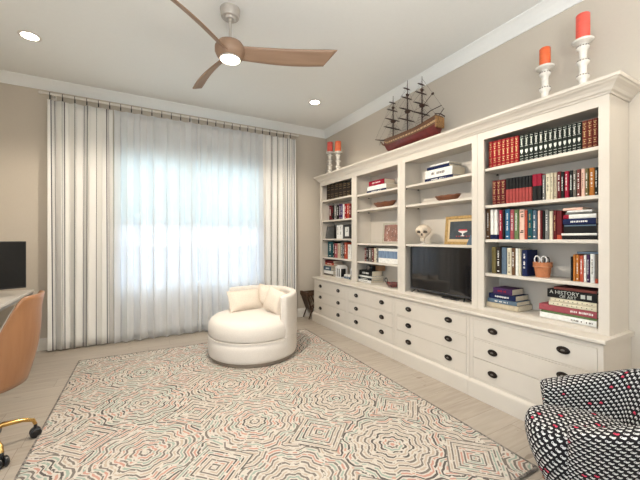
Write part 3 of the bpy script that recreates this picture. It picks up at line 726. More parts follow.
for grp, sz, items in ROWS:
    for y0, y1, h, ck, lab, ex in items: book(y0, y1, sz, h, ck, lab, grp, ex, x=2.585+(rnd.uniform(0, .008) if 'volume' not in lab else 0))
for grp, items in STACKS:
    for y0, y1, z, th, ck, lab, dep, ex in items: book(y0, y1, z, th, ck, lab, grp, ex, dep, True, x=2.58+rnd.uniform(0, .01))
# leaning book and the lying flat one above the right-hand group
u = book(-.02, .02, 0, .20, 'gray', 'grey and black patterned book leaning right, far left bay third shelf', None, 'marks')
u.location = (2.59, 4.47, 1.2972+.006); u.rotation_euler = (math.radians(17), 0, 0)
book(.955, 1.075, 1.1965, .014, 'bgray', 'blue grey book lying flat across the standing orange books', None, None, .16, True, x=2.60)

# ================================================================ SHELF ORNAMENTS
def frame(name, loc, w_, h_, fw, mfr, mmat, mw, label, rz, tilt, pic):
    u = thing(name, loc, label, 'picture frame', None, rot=(0, tilt, rz))
    b = MB(); t = .018
    for (y0, y1, z0, z1) in ((-w_/2, w_/2, 0, fw), (-w_/2, w_/2, h_-fw, h_), (-w_/2, -w_/2+fw, fw, h_-fw), (w_/2-fw, w_/2, fw, h_-fw)): b.box(-t/2, t/2, y0, y1, z0, z1, c=.002)
    b.build('frame', mfr, u)
    MB().box(.0, .006, -w_/2+fw, w_/2-fw, fw, h_-fw).build('mat_board', mmat, u)
    pic(u, w_/2-fw-mw, fw+mw, h_-fw-mw)
    MB().prism([(t/2, .0), (.05, 0), (.02, h_*.7), (t/2, h_*.7)], -.012, .012, 1).build('easel_back', BLACK, u)
    return u
def pic1(u, hw, z0, z1):
    MB().box(-.002, -.0002, -hw, hw, z0, z1).build('painting', mat('painting_dark_ground', (.035, .045, .055), .5, var=.3, scale=20), u)
    zc = z0+.1*(z1-z0); s = (z1-z0)
    b = MB(); R_ = None
    prof = [(-.30*s, .36*s), (.30*s, .36*s), (.26*s, .31*s), (.10*s, .25*s), (.035*s, .22*s), (.03*s, .14*s), (.12*s, .09*s), (.12*s, .06*s), (-.12*s, .06*s), (-.12*s, .09*s), (-.03*s, .14*s), (-.035*s, .22*s), (-.10*s, .25*s), (-.26*s, .31*s)]
    b.prism([(p, zc+q_) for p, q_ in prof], -.0032, -.0021, 0); b.build('painted_compote', mat('painted_white', (.7, .68, .66), .6), u)
    b = MB()
    for k in range(7):
        y = (-.22+.073*k)*s; b.lathe([(0, -.0008), (.05*s, 0), (0, .0008)], (-.003, y, zc+.40*s), 10, R=Matrix.Rotation(PI/2, 3, 'Y'))
    for k in range(6):
        y = (-.42+.16*k)*s; b.lathe([(0, -.0008), (.035*s, 0), (0, .0008)], (-.003, y, zc+.06*s), 8, R=Matrix.Rotation(PI/2, 3, 'Y'))
    b.build('painted_fruit', mat('painted_red', (.5, .04, .05), .6, var=.3), u)
def pic2(u, hw, z0, z1):
    m, n, b_ = nt('warm_photo_print'); g = G(n); x = g.xyz()
    v = g.comb(0.0, x[1], x[2])
    c = g.mix(g.noise(v, 15, 3), (.015, .008, .01), (.52, .25, .17)); c = g.mix(g.m('GREATER_THAN', g.noise(v, 35, 2), .64), c, (.62, .48, .42))
    n.links.new(c, b_.inputs['Base Color']); b_.inputs['Roughness'].default_value = .35
    MB().box(-.002, -.0002, -hw, hw, z0, z1).build('photo_print', m, u)
GOLD = mat('antique_gold', (.45, .29, .11), .4, .5, var=.25, scale=60)
frame('picture_frame', (2.66, 2.02, 1.242), .40, .275, .028, GOLD, mat('tan_mat', (.62, .47, .27), .8), .024, 'gold frame with painting of white compote of red fruit above the television', 0, math.radians(5), pic1)
frame('photo_frame', (2.65, 2.95, 1.239), .42, .252, .020, mat('champagne_frame', (.50, .46, .36), .4, .3), TRIM, .004, 'pale framed warm photo standing on the shelf left of the television', 0, math.radians(5), pic2)
# small folded card by the gold frame
u = thing('folded_card', (2.60, 1.875, 1.2415), 'small pale blue folded card standing before the gold frame', 'card')
MB().prism([(-.04, 0), (.04, 0), (.0, .09)], -.02, .02, 0).build('card', BM['bgray'], u)
u.children[0].rotation_euler = (0, 0, 0)
# skull ornament
IV = mat('aged_ivory', (.66, .56, .44), .6, var=.3, scale=14)
u = thing('skull_ornament', (2.62, 2.462, 1.242), 'small ivory coloured skull ornament with dark hollows above the television', 'ornament', rz=math.radians(33))
b = MB(); b.lathe([(.034, 0), (.034, .006), (.008, .01), (.006, .05), (.009, .06)], (0, 0, 0), 16); b.build('stand', TRIM, u, smooth=True)
def skull(uu, vv):
    th = uu*2*PI; ph = vv*PI
    x = -math.sin(ph)*math.cos(th); y = math.sin(ph)*math.sin(th); z = math.cos(ph)
    r = 1.0
    fz = z
    X, Y, Z = x*.095, y*.080, z*.068
    if fz < 0: k = 1+fz*.45; Y *= k; X = X*k-.02*(-fz); Z *= 1.2
    for ey, ez in ((-.032, -.012), (.032, -.012)):
        if x < 0:
            d = math.hypot(Y-ey, Z-ez)
            if d < .022: X += .035*(1-d/.022)
    if x < 0 and math.hypot(Y*1.6, Z+.045) < .016: X += .018
    return (X+.0, Y, Z+.138)
b = MB(); b.grid(skull, 48, 32, cu=True); b.build('skull', IV, u, smooth=True, autos=180)
DK = mat('dark_hollow', (.05, .035, .025), .8)
b = MB()
for ey in (-.03, .03): b.lathe([(0, -.012), (.021, -.008), (.025, 0), (.015, .01), (0, .013)], (-.066, ey, .126), 12)
b.lathe([(0, -.014), (.008, -.01), (.007, .008), (0, .012)], (-.083, 0, .10), 8)
b.build('eye_socket', DK, u, smooth=True)
b = MB(); b.box(-.085, -.03, -.020, .020, .028, .066, c=.008); b.build('jaw', IV, u)
# carved bowls
WBR = wood('carved_brown_wood', (.07, .022, .01), (.24, .085, .035), 4, .45, 1)
def bowl(loc, L, W_, H, label):
    u = thing('wooden_bowl', loc, label, 'bowl')
    def fn(a, t):   # outer wall up then inner wall down
        th = a*2*PI
        seq_ = [(.50, 0), (.62, .1), (.80, .4), (.93, .75), (1, 1), (.95, 1), (.86, .72), (.68, .35), (.4, .16), (0.0, .13)]
        k = t*(len(seq_)-1); i0 = min(int(k), len(seq_)-2); f_ = k-i0
        r = seq_[i0][0]*(1-f_)+seq_[i0+1][0]*f_; z = seq_[i0][1]*(1-f_)+seq_[i0+1][1]*f_
        tip = 1+.12*abs(math.sin(th))**6
        return (math.cos(th)*r*W_/2, math.sin(th)*r*L/2*tip, z*H*(1+.12*abs(math.sin(th))**4)+.004*math.sin(9*th)*z*H*8)
    b = MB(); b.grid(fn, 48, 19, cu=True); b.add([(math.cos(2*PI*k/24)*.25*W_, math.sin(2*PI*k/24)*.25*L, 0) for k in range(24)], [tuple(range(24))])
    b.build('bowl_body', WBR, u, smooth=True, autos=180); return u
bowl((2.66, 2.185, 1.669), .27, .15, .055, 'brown carved wooden bowl on the shelf above the television picture')
bowl((2.65, 3.12, 1.683), .36, .16, .065, 'reddish wooden bowl on the shelf above the photo left of television')
# terracotta pot with white rings
TER = mat('terracotta', (.46, .17, .07), .8, var=.12, scale=50)
u = thing('terracotta_pot', (2.655, 1.318, 1.0095), 'terracotta pot holding scissors on the right bay fourth shelf', 'pot')
b = MB(); b.lathe([(.0, .0), (.045, 0), (.055, .074), (.060, .076), (.062, .112), (.057, .113), (.053, .09), (.042, .02), (0, .018)], (0, 0, 0), 32); b.build('pot_body', TER, u, smooth=True)
b = MB(); b.lathe([(.0600, .075), (.0630, .078), (.0635, .082), (.0602, .084)], (0, 0, 0), 32); b.build('rim_line', mat('terracotta_light', (.55, .25, .13), .8), u, smooth=True)
u = thing('scissors', (2.645, 1.328, 1.032), 'scissors with white loop handles standing in the terracotta pot', 'scissors')
for sy in (-1, 1):
    b = MB(); b.tube([(0, sy*.024+.019*math.cos(a), .108+.027*math.sin(a)) for a in [2*PI*k/20 for k in range(20)]], .0048, 8, closed=True); b.build('handle_loop', WHITEP, u, smooth=True)
    b = MB(); b.prism([(sy*.004-.006, .0), (sy*.004+.006, .0), (sy*.012+.006, .083), (sy*.012-.006, .083)], sy*.002-.0015, sy*.002+.0015, 0); b.build('blade', KNOBC, u)
u = thing('scissors', (2.672, 1.295, 1.035), 'dark handled scissors at the right inside the terracotta pot', 'scissors')
b = MB(); b.tube([(0, .016*math.cos(a), .10+.024*math.sin(a)) for a in [2*PI*k/20 for k in range(20)]], .004, 8, closed=True); b.build('handle_loop', BLACK, u, smooth=True)
b = MB(); b.box(-.001, .001, -.006, .006, 0, .077); b.build('blade', KNOBC, u)
# white box set
u = thing('boxed_set', (2.60, 2.995, 1.0015), 'white boxed set with a blue picture band, shelf left of television', 'box')
MB().box(0, .17, -.185, .185, 0, .178, c=.003).build('slip_case', BM['white'], u)
m, n, b_ = nt('blue_cityscape_print'); g = G(n); x = g.xyz(); n.links.new(g.mix(g.noise(g.comb(0.0, g.m('MULTIPLY', x[1], 60), g.m('MULTIPLY', x[2], 9)), 1, 2), (.01, .03, .09), (.30, .42, .58)), b_.inputs['Base Color'])
MB().box(-.0015, .0002, -.16, .178, .060, .146).build('picture_band', m, u)
# lanterns
def lantern(loc, w_, h_, label):
    u = thing('house_lantern', loc, label, 'lantern', None)
    b = MB(); t = .014; hb = h_*.72
    b.box(-w_/2, w_/2, -w_/2, w_/2, 0, .012)
    for sx in (-1, 1):
        for sy in (-1, 1): b.box(sx*(w_/2-t/2)-t/2, sx*(w_/2-t/2)+t/2, sy*(w_/2-t/2)-t/2, sy*(w_/2-t/2)+t/2, .012, hb)
        b.box(sx*(w_/2-t/2)-t/2, sx*(w_/2-t/2)+t/2, -.005, .005, .012, hb)
    b.box(-w_/2, w_/2, -w_/2, w_/2, hb, hb+.014); b.build('frame', WHITEP, u)
    b = MB(); b.box(-w_/2+.018, w_/2-.018, -w_/2+.018, w_/2-.018, .013, hb-.001); b.build('dark_glass', BLACK, u)
    b = MB(); b.prism([(-w_/2-.006, hb+.014), (w_/2+.006, hb+.014), (0, h_)], -w_/2-.006, w_/2+.006, 0); b.build('roof', WHITEP, u)
lantern((2.62, 4.055, .722), .125, .185, 'white house shaped lantern with dark openings beside the book stack')
lantern((2.72, 3.85, .723+.0), .10, .155, 'smaller white lantern behind the blue white books, far left bay')
# clock
u = thing('desk_clock', (2.615, 3.885, 1.2975), 'black framed clock with a tall white face, far left bay third shelf', 'clock')
b = MB(); w_, h_ = .20, .205
for (y0, y1, z0, z1) in ((-w_/2, w_/2, 0, .035), (-w_/2, w_/2, h_-.035, h_), (-w_/2, -w_/2+.05, .035, h_-.035), (w_/2-.03, w_/2, .035, h_-.035)): b.box(-.012, .03, y0, y1, z0, z1, c=.002)
b.build('case', BLACK, u)
MB().box(0, .02, -w_/2+.05, w_/2-.03, .035, h_-.035).build('clock_face', BM['white'], u)
b = MB(); b.box(-.003, 0, .004, .010, .10, .145); b.box(-.003, 0, .007, .035, .097, .103); b.build('clock_hands', BLACK, u)
# small black camera box + brown book on stack
u = thing('small_camera', (2.62, 3.39, .722+.1605), 'small black camera with silver lens on top of the stacked books', 'camera')
MB().box(0, .06, -.06, .06, 0, .062, c=.005).build('camera_body', BLACK, u)
b = MB(); b.lathe([(.026, 0), (.026, .02), (.02, .024), (.017, .014), (0, .012)], (0.0, -.005, .03), 20, R=Matrix.Rotation(-PI/2, 3, 'Y')); b.build('lens', KNOBC, u, smooth=True)
u = thing('brown_box', (2.715, 3.33, .722+.1605), 'small brown wooden box behind the camera on the stacked books', 'box')
MB().box(-.03, .06, -.075, .055, 0, .062, c=.002).build('box_body', wood('tan_wood', (.28, .14, .07), (.42, .24, .12), 4), u); MB().box(-.032, .062, -.077, .057, .062, .07, c=.002).build('lid', wood('tan_wood_lid', (.28, .14, .07), (.42, .24, .12), 4), u)
# dark red dish with ring handles
u = thing('ring_handled_dish', (2.64, 2.95, .722), 'dark red dish with two black ring handles on the lowest shelf', 'dish')
RD = mat('dark_red_glaze', (.12, .02, .02), .25, var=.5, scale=60, coat=.5)
b = MB(); b.grid(lambda a, t: (.075*math.cos(2*PI*a)*[.6, .62, .85, 1, .92, .8, .0][min(6, int(t*6+.5))], .115*math.sin(2*PI*a)*[.6, .62, .85, 1, .92, .8, .0][min(6, int(t*6+.5))], [0, .006, .02, .052, .052, .02, .014][min(6, int(t*6+.5))]), 32, 7, cu=True); b.build('dish_body', RD, u, smooth=True)
for sy in (-1, 1):
    b = MB(); b.tube([(.0, sy*.128+.022*math.cos(a), .068+.026*math.sin(a)) for a in [2*PI*k/20 for k in range(20)]], .006, 8, closed=True); b.build('ring_handle', BLACK, u, smooth=True)

# ================================================================ TELEVISION
u = thing('television', (2.60, 2.245, .7222), 'flat black television on two feet in the middle bookcase bay', 'television')
TW, TH = .745, .462
MB().box(-.012, .012, -TW/2, TW/2, .032, .032+TH, c=.003).build('housing', BLACK, u)
sm, n, b_ = nt('glossy_screen'); b_.inputs['Base Color'].default_value = (.006, .006, .007, 1); b_.inputs['Roughness'].default_value = .06; b_.inputs['Specular IOR Level'].default_value = .6; b_.inputs['IOR'].default_value = 1.5
g = G(n); x = g.xyz(); n.links.new(g.mix(g.noise(g.comb(x[0], x[1], x[2]), 5, 1), (.005, .005, .006), (.008, .008, .009)), b_.inputs['Base Color'])
MB().box(-.0135, -.0118, -TW/2+.01, TW/2-.01, .052, .032+TH-.01).build('screen', sm, u)
MB().box(-.0145, -.010, -TW/2+.004, TW/2-.004, .034, .049).build('lower_bezel', mat('dark_metal', (.10, .10, .11), .3, .8), u)
MB().box(.012, .04, -.2, .2, .12, .38, c=.01).build('rear_cover', BLACK, u)
for sy in (-1, 1):
    y = sy*(TW/2-.07)
    b = MB(); b.tube([(0, y, .038), (-.028, y+sy*.01, .014), (-.045, y+sy*.02, .006)], .006, 8); b.tube([(0, y, .038), (.03, y+sy*.01, .02), (.06, y+sy*.02, .006)], .006, 8); b.build('foot', BLACK, u, smooth=True)
u = thing('media_box', (2.585, 2.09, .7225), 'small flat black media box in front of the television', 'media box')
MB().box(-.022, .012, -.09, .09, 0, .018, c=.004).build('case', BLACK, u)
MB().box(-.0225, -.0215, -.01, .01, .006, .010).build('indicator', KNOBC, u)

# ================================================================ CANDLESTICKS
WWH = mat('distressed_white_wood', (.78, .75, .69), .6, var=.10, scale=40)
GROOVE = mat('worn_groove', (.28, .25, .22), .8, var=.5, scale=90)
def candlestick(loc, h, n, label, s=1.0):
    u = thing('candlestick', loc, label, 'candlestick')
    pr = [(0.0, 0), (.048*s, 0), (.050*s, .012), (.036*s, .022), (.024*s, .03)]
    z = .03; step = (h-.03-.03)/n; grooves = []
    for i in range(n):
        pr += [(.021*s, z+step*.12), (.022*s, z+step*.50), (.026*s, z+step*.62), (.036*s, z+step*.72), (.037*s, z+step*.80), (.026*s, z+step*.92), (.022*s, z+step)]
        grooves.append(z+step*.84); z += step
    pr += [(.03*s, h-.024), (.058*s, h-.014), (.061*s, h-.004), (.056*s, h), (0, h)]
    b = MB(); b.lathe(pr, (0, 0, 0), 32); b.build('turned_post', WWH, u, smooth=True)
    b = MB()
    for zg in grooves:
        for k in range(14):
            a = 2*PI*k/14; c_, s_ = math.cos(a), math.sin(a)
            b.lathe([(0, -.007), (.0055, -.003), (.0055, .003), (0, .007)], (.0335*s*c_, .0325*s*s_, zg), 6)
    b.build('beading', GROOVE, u, smooth=True); return u
def candle(loc, r, h, c, label):
    u = thing('pillar_candle', loc, label, 'candle')
    m = mat('wax_'+label.split()[0], c, .5, var=.10, scale=25, stretch=(.4, .4, 3)); m.node_tree.nodes['Principled BSDF'].inputs['Subsurface Weight'].default_value = .3; m.node_tree.nodes['Principled BSDF'].inputs['Subsurface Radius'].default_value = (.02, .006, .004)
    b = MB(); b.lathe([(0, 0), (r-.002, 0), (r, .003), (r, h-.004), (r-.003, h), (r-.008, h-.002), (r-.012, h-.008), (0, h-.008)], (0, 0, 0), 28); b.build('wax', m, u, smooth=True)
    b = MB(); b.tube([(0, 0, h-.009), (.001, 0, h+.001), (.003, 0, h+.008)], .0012, 6); b.build('wick', BLACK, u)
ZC_ = 2.2862
for (x, y, h, n, rc, hc, col, lab, cl) in (
    (2.62, 1.285, .285, 2, .035, .135, (.80, .15, .045), 'shorter carved white candlestick on the bookcase top, near right end', 'orange pillar candle on the shorter candlestick near the right end'),
    (2.62, 1.05, .355, 3, .039, .172, (.80, .12, .085), 'tallest carved white candlestick at the right end of bookcase top', 'coral red pillar candle on the tallest candlestick at right end'),
    (2.62, 4.387, .375, 4, .044, .155, (.82, .13, .10), 'slender white candlestick at the far left end of bookcase top', 'rose coral pillar candle on the far left candlestick in the corner'),
    (2.62, 4.151, .325, 3, .046, .155, (.85, .20, .08), 'white candlestick second from the far left corner, under orange candle', 'pale orange pillar candle second from the far left corner')):
    candlestick((x, y, ZC_), h, n, lab, 1.0 if y < 2 else 1.1)
    candle((x, y, ZC_+h+.0005), rc, hc, col, cl)

# ================================================================ MODEL SHIP
u = thing('model_ship', (2.625, 2.70, ZC_), 'dark three masted model sailing ship with red hull on the bookcase', 'model ship')
HR = mat('ship_red_paint', (.13, .012, .010), .4, var=.25, scale=30, coat=.2)
HBn = wood('ship_brown_wood', (.06, .025, .012), (.20, .09, .04), 5, .4, 1)
HG = mat('ship_gold_band', (.50, .33, .18), .5, var=.3, scale=60)
HD = mat('ship_dark_wood', (.045, .018, .012), .5, var=.3)
L0, L1 = -.44, .40
def sect(s, t):   # s 0 stern..1 bow, t 0 keel..1 rail -> half breadth, z
    wmax = .075*(1-max(0, (s-.45)/.55)**2.4)*(.80+.20*min(1, s/.3))
    keel = .055+.12*max(0, (s-.86)/.14)**2+.01*max(0, (.1-s)/.1)
    rail = .20+.05*max(0, (.35-s)/.35)**1.2+.035*max(0, (s-.6)/.4)**1.5
    z = keel+(rail-keel)*t
    hb = wmax*(.10+.90*min(1, t*1.6)**.55)*(1-.10*max(0, t-.6)/.4)
    return hb, z
def hullpart(name, t0, t1, m, nt_=8, off=0):
    b = MB()
    def fn(a, c):
        s = a; k = c*2-1; t = t0+(t1-t0)*abs(k) if True else 0
        return None
    for sg in (-1, 1):
        b.grid(lambda a, c, sg=sg: (sg*(sect(a, t0+(t1-t0)*c)[0]+off), L0+(L1-L0)*a, sect(a, t0+(t1-t0)*c)[1]), 30, nt_)
    for a in (0, 1):   # close ends
        vs = []; 
        for c in range(nt_): h_, z = sect(a, t0+(t1-t0)*c/(nt_-1)); vs += [(-(h_+off), L0+(L1-L0)*a, z), (h_+off, L0+(L1-L0)*a, z)]
        b.add(vs, [(2*c, 2*c+1, 2*c+3, 2*c+2) for c in range(nt_-1)])
    if t0 == 0: b.grid(lambda a, c: ((c*2-1)*sect(a, 0)[0], L0+(L1-L0)*a, sect(a, 0)[1]), 30, 2)
    return b.build(name, m, u, smooth=True)
hullpart('hull', 0, .50, HR); hullpart('topsides', .50, 1, HBn, 6)
hullpart('gunport_band', .60, .72, HG, 3, .0016)
b = MB()
for sg in (-1, 1):
    for k in range(17):
        a = .07+k*.051; h_, z = sect(a, .66); b.box(sg*h_-.003, sg*h_+.003, L0+(L1-L0)*a-.005, L0+(L1-L0)*a+.005, z-.005, z+.005)
b.build('gunports', HD, u)
b = MB(); b.grid(lambda a, c: ((c*2-1)*sect(a, .88)[0]*.98, L0+(L1-L0)*a, sect(a, .88)[1]), 24, 3); b.box(-.055, .055, L0+.005, L0+.17, .215, .222); b.box(-.03, .03, .25, .34, .205, .212); b.build('deck', wood('ship_deck', (.16, .08, .04), (.30, .17, .09), 5), u)
b = MB(); b.box(-.06, .06, L0-.018, L0+.004, .125, .235, c=.006)
for k in range(5): b.box(-.05+k*.022, -.038+k*.022, L0-.021, L0-.016, .18, .21)
b.build('stern_gallery', mat('ship_carved_gilt', (.30, .16, .06), .5, var=.6, scale=90), u)
b = MB(); b.tube([(-.07, L0-.01, .25), (0, L0-.015, .262), (.07, L0-.01, .25)], .006, 6); b.tube([(0, L0, .25), (0, L0-.06, .30)], .004, 6); b.build('taffrail', HD, u)
b = MB(); b.tube([(0, L1-.06, .205), (0, L1+.05, .235), (0, L1+.17, .275)], [.010, .008, .004], 8); b.tube([(-.04, L1+.08, .245), (.04, L1+.08, .245)], .003, 6); b.tube([(0, L1+.06, .235), (0, L1+.08, .18)], .003, 6); b.build('bowsprit', HD, u, smooth=True)
b = MB(); b.tube([(0, L1-.01, .16), (0, L1+.03, .18), (0, L1+.05, .215)], [.012, .010, .007], 8); b.build('figurehead', HBn, u, smooth=True)
masts = [(.235, .20, .705), (.0, .205, .79), (-.215, .22, .74)]
for yi, zb, zt in masts:
    hgt = zt-zb
    b = MB(); b.tube([(0, yi, zb-.03), (0, yi, zb+hgt*.4), (0, yi, zb+hgt*.75), (0, yi, zt)], [.0075, .0065, .0045, .0025], 8); mst = b.build('mast', HD, u, smooth=True)
    for k, (fz, hl) in enumerate(((.24, .135), (.44, .115), (.66, .085), (.84, .055))):
        z = zb+hgt*fz
        b = MB(); b.tube([(-hl, yi+.012, z), (0, yi+.012, z), (hl, yi+.012, z)], [.0025, .0048, .0025], 6); b.tube([(-hl*.8, yi+.012, z+.006), (0, yi+.012, z+.010), (hl*.8, yi+.012, z+.006)], .0035, 6); b.build('yard', HD, mst, smooth=True)
    for fz, rr_ in ((.38, .028), (.70, .016)):
        z = zb+hgt*fz; b = MB(); b.lathe([(0, -.008), (rr_*.5, -.008), (rr_, 0), (rr_, .006), (0, .006)], (0, yi, z), 12); b.box(-rr_, rr_, yi-rr_*.6, yi+rr_*.6, z+.006, z+.022); b.build('fighting_top', HD, mst)
b = MB()
def line(p, q): b.tube([p, q], .0011, 4)
for yi, zb, zt in masts:
    hgt = zt-zb
    for sg in (-1, 1):
        for k in range(4): line((0, yi, zb+hgt*.38), (sg*.066, yi-.045+.03*k-.015, zb-.01))
        for k in range(2): line((0, yi, zb+hgt*.70), (sg*.026, yi-.01+.02*k, zb+hgt*.38))
        for k in range(5):
            f_ = .12+.15*k; xx = sg*.066*(1-f_); w2 = .045*(1-f_)+.004; line((xx, yi-w2, zb-.01+(hgt*.38+.01)*f_), (xx, yi+w2*.8, zb-.01+(hgt*.38+.01)*f_))
        for (f1, f2, hl) in ((.24, .38, .135), (.44, .70, .115), (.66, .84, .085)): line((sg*hl, yi+.012, zb+hgt*f1), (0, yi, zb+hgt*f2))
line((0, .235, .66), (0, L1+.165, .275)); line((0, .235, .50), (0, L1+.09, .245)); line((0, 0, .75), (0, .235, .5)); line((0, 0, .6), (0, .235, .24)); line((0, -.215, .70), (0, 0, .52)); line((0, -.215, .55), (0, 0, .24)); line((0, -.215, .72), (0, L0-.055, .30)); line((0, -.215, .5), (0, L0+.02, .25))
b.build('rigging', HD, u)
b = MB(); b.tube([(0, -.225, .30), (0, -.33, .335), (0, L0-.03, .34)], .004, 6); b.tube([(0, -.225, .42), (0, -.30, .47), (0, -.35, .50)], .003, 6); b.box(-.006, .006, -.37, -.345, .49, .51); b.build('spanker_gaff', HD, u)
b = MB(); b.box(-.03, .03, -.24, -.22, 0, .05).box(-.03, .03, .20, .22, 0, .05).box(-.012, .012, -.28, .26, 0, .012); b.build('display_cradle', HD, u)

# ================================================================ CUDDLE CHAIR
CR = mat('cream_boucle', (.70, .655, .60), .95, var=.04, scale=120, bump=.25, spec=.1)
u = thing('swivel_chair', (1.125, 3.575, .0122), 'round cream upholstered swivel cuddle chair standing on the rug', 'armchair')
R = .487
b = MB(); b.lathe([(0, 0), (.458, 0), (.464, .004), (.464, .035), (0, .035)], seg=64); b.build('swivel_base', mat('taupe_base', (.22, .18, .14), .5), u, smooth=True)
b = MB(); b.lathe([(0, .035), (R-.02, .036), (R-.005, .045), (R, .07), (R+.004, .15), (R, .225), (R-.012, .24), (R-.02, .243), (0, .243)], seg=64); b.build('drum_body', CR, u, smooth=True, autos=60)
b = MB(); b.lathe([(0, .244), (R-.022, .245), (R-.006, .258), (R-.002, .275), (R+.002, .32), (R-.004, .37), (R-.020, .405), (R-.055, .43), (R-.13, .448), (R-.3, .456), (0, .458)], seg=64); b.build('seat_cushion', CR, u, smooth=True, autos=80)
b = MB(); b.tube([((R+.002)*math.cos(t), (R+.002)*math.sin(t), .244) for t in [2*PI*k/64 for k in range(64)]], .005, 6, closed=True); b.build('welting', CR, u, smooth=True)
# back arc, angle measured clockwise from the direction away from the camera
away = math.atan2(3.66, 1.14)
def backfn(a, t):
    span = math.radians(181); th = away+math.radians(40)-span*a
    end = min(a, 1-a)*span*R
    cap = 1-math.sqrt(max(0, 1-min(1, end/.06)**1)) if end < .06 else 1
    cap = math.sqrt(max(0.0, 1-(1-min(1, end/.05))**2))
    top = .685+.012*math.sin(PI*a); bot = .04
    th_ = .085*max(.02, cap); rm = R+.012-.05
    k = t*2*PI
    # rounded-rectangle section
    cx, cz = math.cos(k), math.sin(k)
    sx = math.copysign(abs(cx)**.45, cx); sz = math.copysign(abs(cz)**.16, cz)
    hz = (top-bot)/2*(0.93+.07*cap); 
    r = rm+sx*th_/2; z = bot+(top-bot)/2+sz*hz
    return (r*math.cos(th), r*math.sin(th), z)
b = MB(); b.grid(backfn, 72, 28, cv=True)
for a in (0, 1): b.add([backfn(a, j/28) for j in range(28)], [tuple(range(28))])
b.build('curved_back', CR, u, smooth=True, autos=70)
def pillow(loc, w_, h_, t, rot, label, mname, m=None):
    u = thing('throw_pillow', loc, label, 'pillow', None, rot=rot)
    def f2(sg):
        def fn(a, c):
            x, y = a*2-1, c*2-1
            k = max(0, (1-abs(x)**2.6))**.55*max(0, (1-abs(y)**2.6))**.55
            pin = 1-.06*(1-abs(x))*0-.05*(1-x*x)*(abs(y))-.0
            return (x*w_/2*(1-.06*(1-y*y)*abs(x)**3*0-.05*(1-y*y)*abs(x)), sg*k*t/2, h_/2+y*h_/2*(1-.05*(1-x*x)*abs(y)))
        return fn
    b = MB(); b.grid(f2(1), 24, 24); b.grid(f2(-1), 24, 24); b.build('pillow_body', m or PIL, u, smooth=True, autos=180)
    b = MB(); pts = []
    N_ = 16
    ed = [(-1+2*i/N_, -1) for i in range(N_)]+[(1, -1+2*i/N_) for i in range(N_)]+[(1-2*i/N_, 1) for i in range(N_)]+[(-1, 1-2*i/N_) for i in range(N_)]
    for x, y in ed: pts.append((x*w_/2*(1-.05*(1-y*y)*abs(x)), 0, h_/2+y*h_/2*(1-.05*(1-x*x)*abs(y))))
    b.tube(pts, .004, 6, closed=True)
    for i, p in enumerate(pts):
        d = Vector((p[0], 0, p[2]-h_/2)).normalized()
        b.tube([p, (p[0]+d.x*.014, .0, p[2]+d.z*.014-.002)], .0035, 5)
    b.build('fringe', PIL, u, smooth=True); return u
PIL = mat('natural_cotton', (.70, .62, .53), .95, var=.06, scale=80, bump=.3, spec=.1)
pillow((1.085, 3.69, .475), .40, .235, .12, (math.radians(-24), 0, math.radians(12)), 'rectangular cream fringed pillow at the left on the round chair', 'a')
pillow((1.315, 3.76, .478), .27, .25, .12, (math.radians(-18), math.radians(12), math.radians(-38)), 'square cream pillow in the middle, tucked behind the others', 'b')
pillow((1.285, 3.455, .478), .27, .26, .11, (math.radians(-12), math.radians(14), math.radians(-70)), 'cream fringed pillow at the right against the chair back', 'c')

# ================================================================ SWAN ARMCHAIR
SW = swan_mat()
A_LOC = (1.915, .70); A_ROT = math.radians(128)
u = thing('patterned_armchair', (A_LOC[0], A_LOC[1], 0), 'barrel armchair in black fabric printed with white and pink swans', 'armchair', rz=A_ROT)
path = [(.19, .235), (.10, .27), (-.01, .285), (-.12, .27), (-.21, .215), (-.26, .115), (-.275, 0), (-.26, -.115), (-.21, -.215), (-.12, -.27), (-.01, -.285), (.10, -.27), (.19, -.235)]
tops = [.485, .505, .535, .575, .63, .675, .69, .675, .63, .575, .535, .505, .485]
def cr(arr, a):
    k = a*(len(arr)-1); i = min(int(k), len(arr)-2); f_ = k-i
    g_ = lambda j: arr[max(0, min(len(arr)-1, j))]
    def c1(p0, p1, p2, p3): return .5*((2*p1)+(-p0+p2)*f_+(2*p0-5*p1+4*p2-p3)*f_*f_+(-p0+3*p1-3*p2+p3)*f_**3)
    if isinstance(arr[0], tuple): return tuple(c1(g_(i-1)[q], g_(i)[q], g_(i+1)[q], g_(i+2)[q]) for q in range(len(arr[0])))
    return c1(g_(i-1), g_(i), g_(i+1), g_(i+2))
def shell(a, t):
    p = Vector(cr(path, a)); e = 1e-3; q = Vector(cr(path, min(1, a+e)))-Vector(cr(path, max(0, a-e))); q.normalize(); nrm = Vector((-q.y, q.x))   # may point inwards
    if nrm.dot(Vector((p.x+.02, p.y))) < 0: nrm = -nrm
    top = cr(tops, a); bot = .13
    end = min(a, 1-a); cap = min(1, math.sqrt(max(.0, 1-(1-min(1, end/.06))**2))+.05)
    th_ = .095*cap
    # section: 0..1 goes outer bottom -> outer top -> inner top -> inner bottom
    prof = [(-.13, 0), (-.07, .10), (-.025, .4), (.015, .75), (.040, .93), (.040, .985), (.012, 1.0), (-.030, 1.0), (-.062, .975), (-.070, .92), (-.078, .7), (-.10, .4), (-.14, .12), (-.15, 0.0)]
    o_, z_ = cr(prof, t); mid = -.025; o_ = mid+(o_-mid)*cap
    fl = .04*max(0, top-.55)/.15*z_*z_
    z = bot+(top-bot)*z_*(.985+.015*cap)
    return (p.x+nrm.x*(o_+fl), p.y+nrm.y*(o_+fl), z)
NT = 14; ln = [0]
for k in range(1, 53):
    l_ = 0
    prev = shell(.5, (k-1)/52); cur = shell(.5, k/52); ln.append(ln[-1]+math.dist(prev, cur))
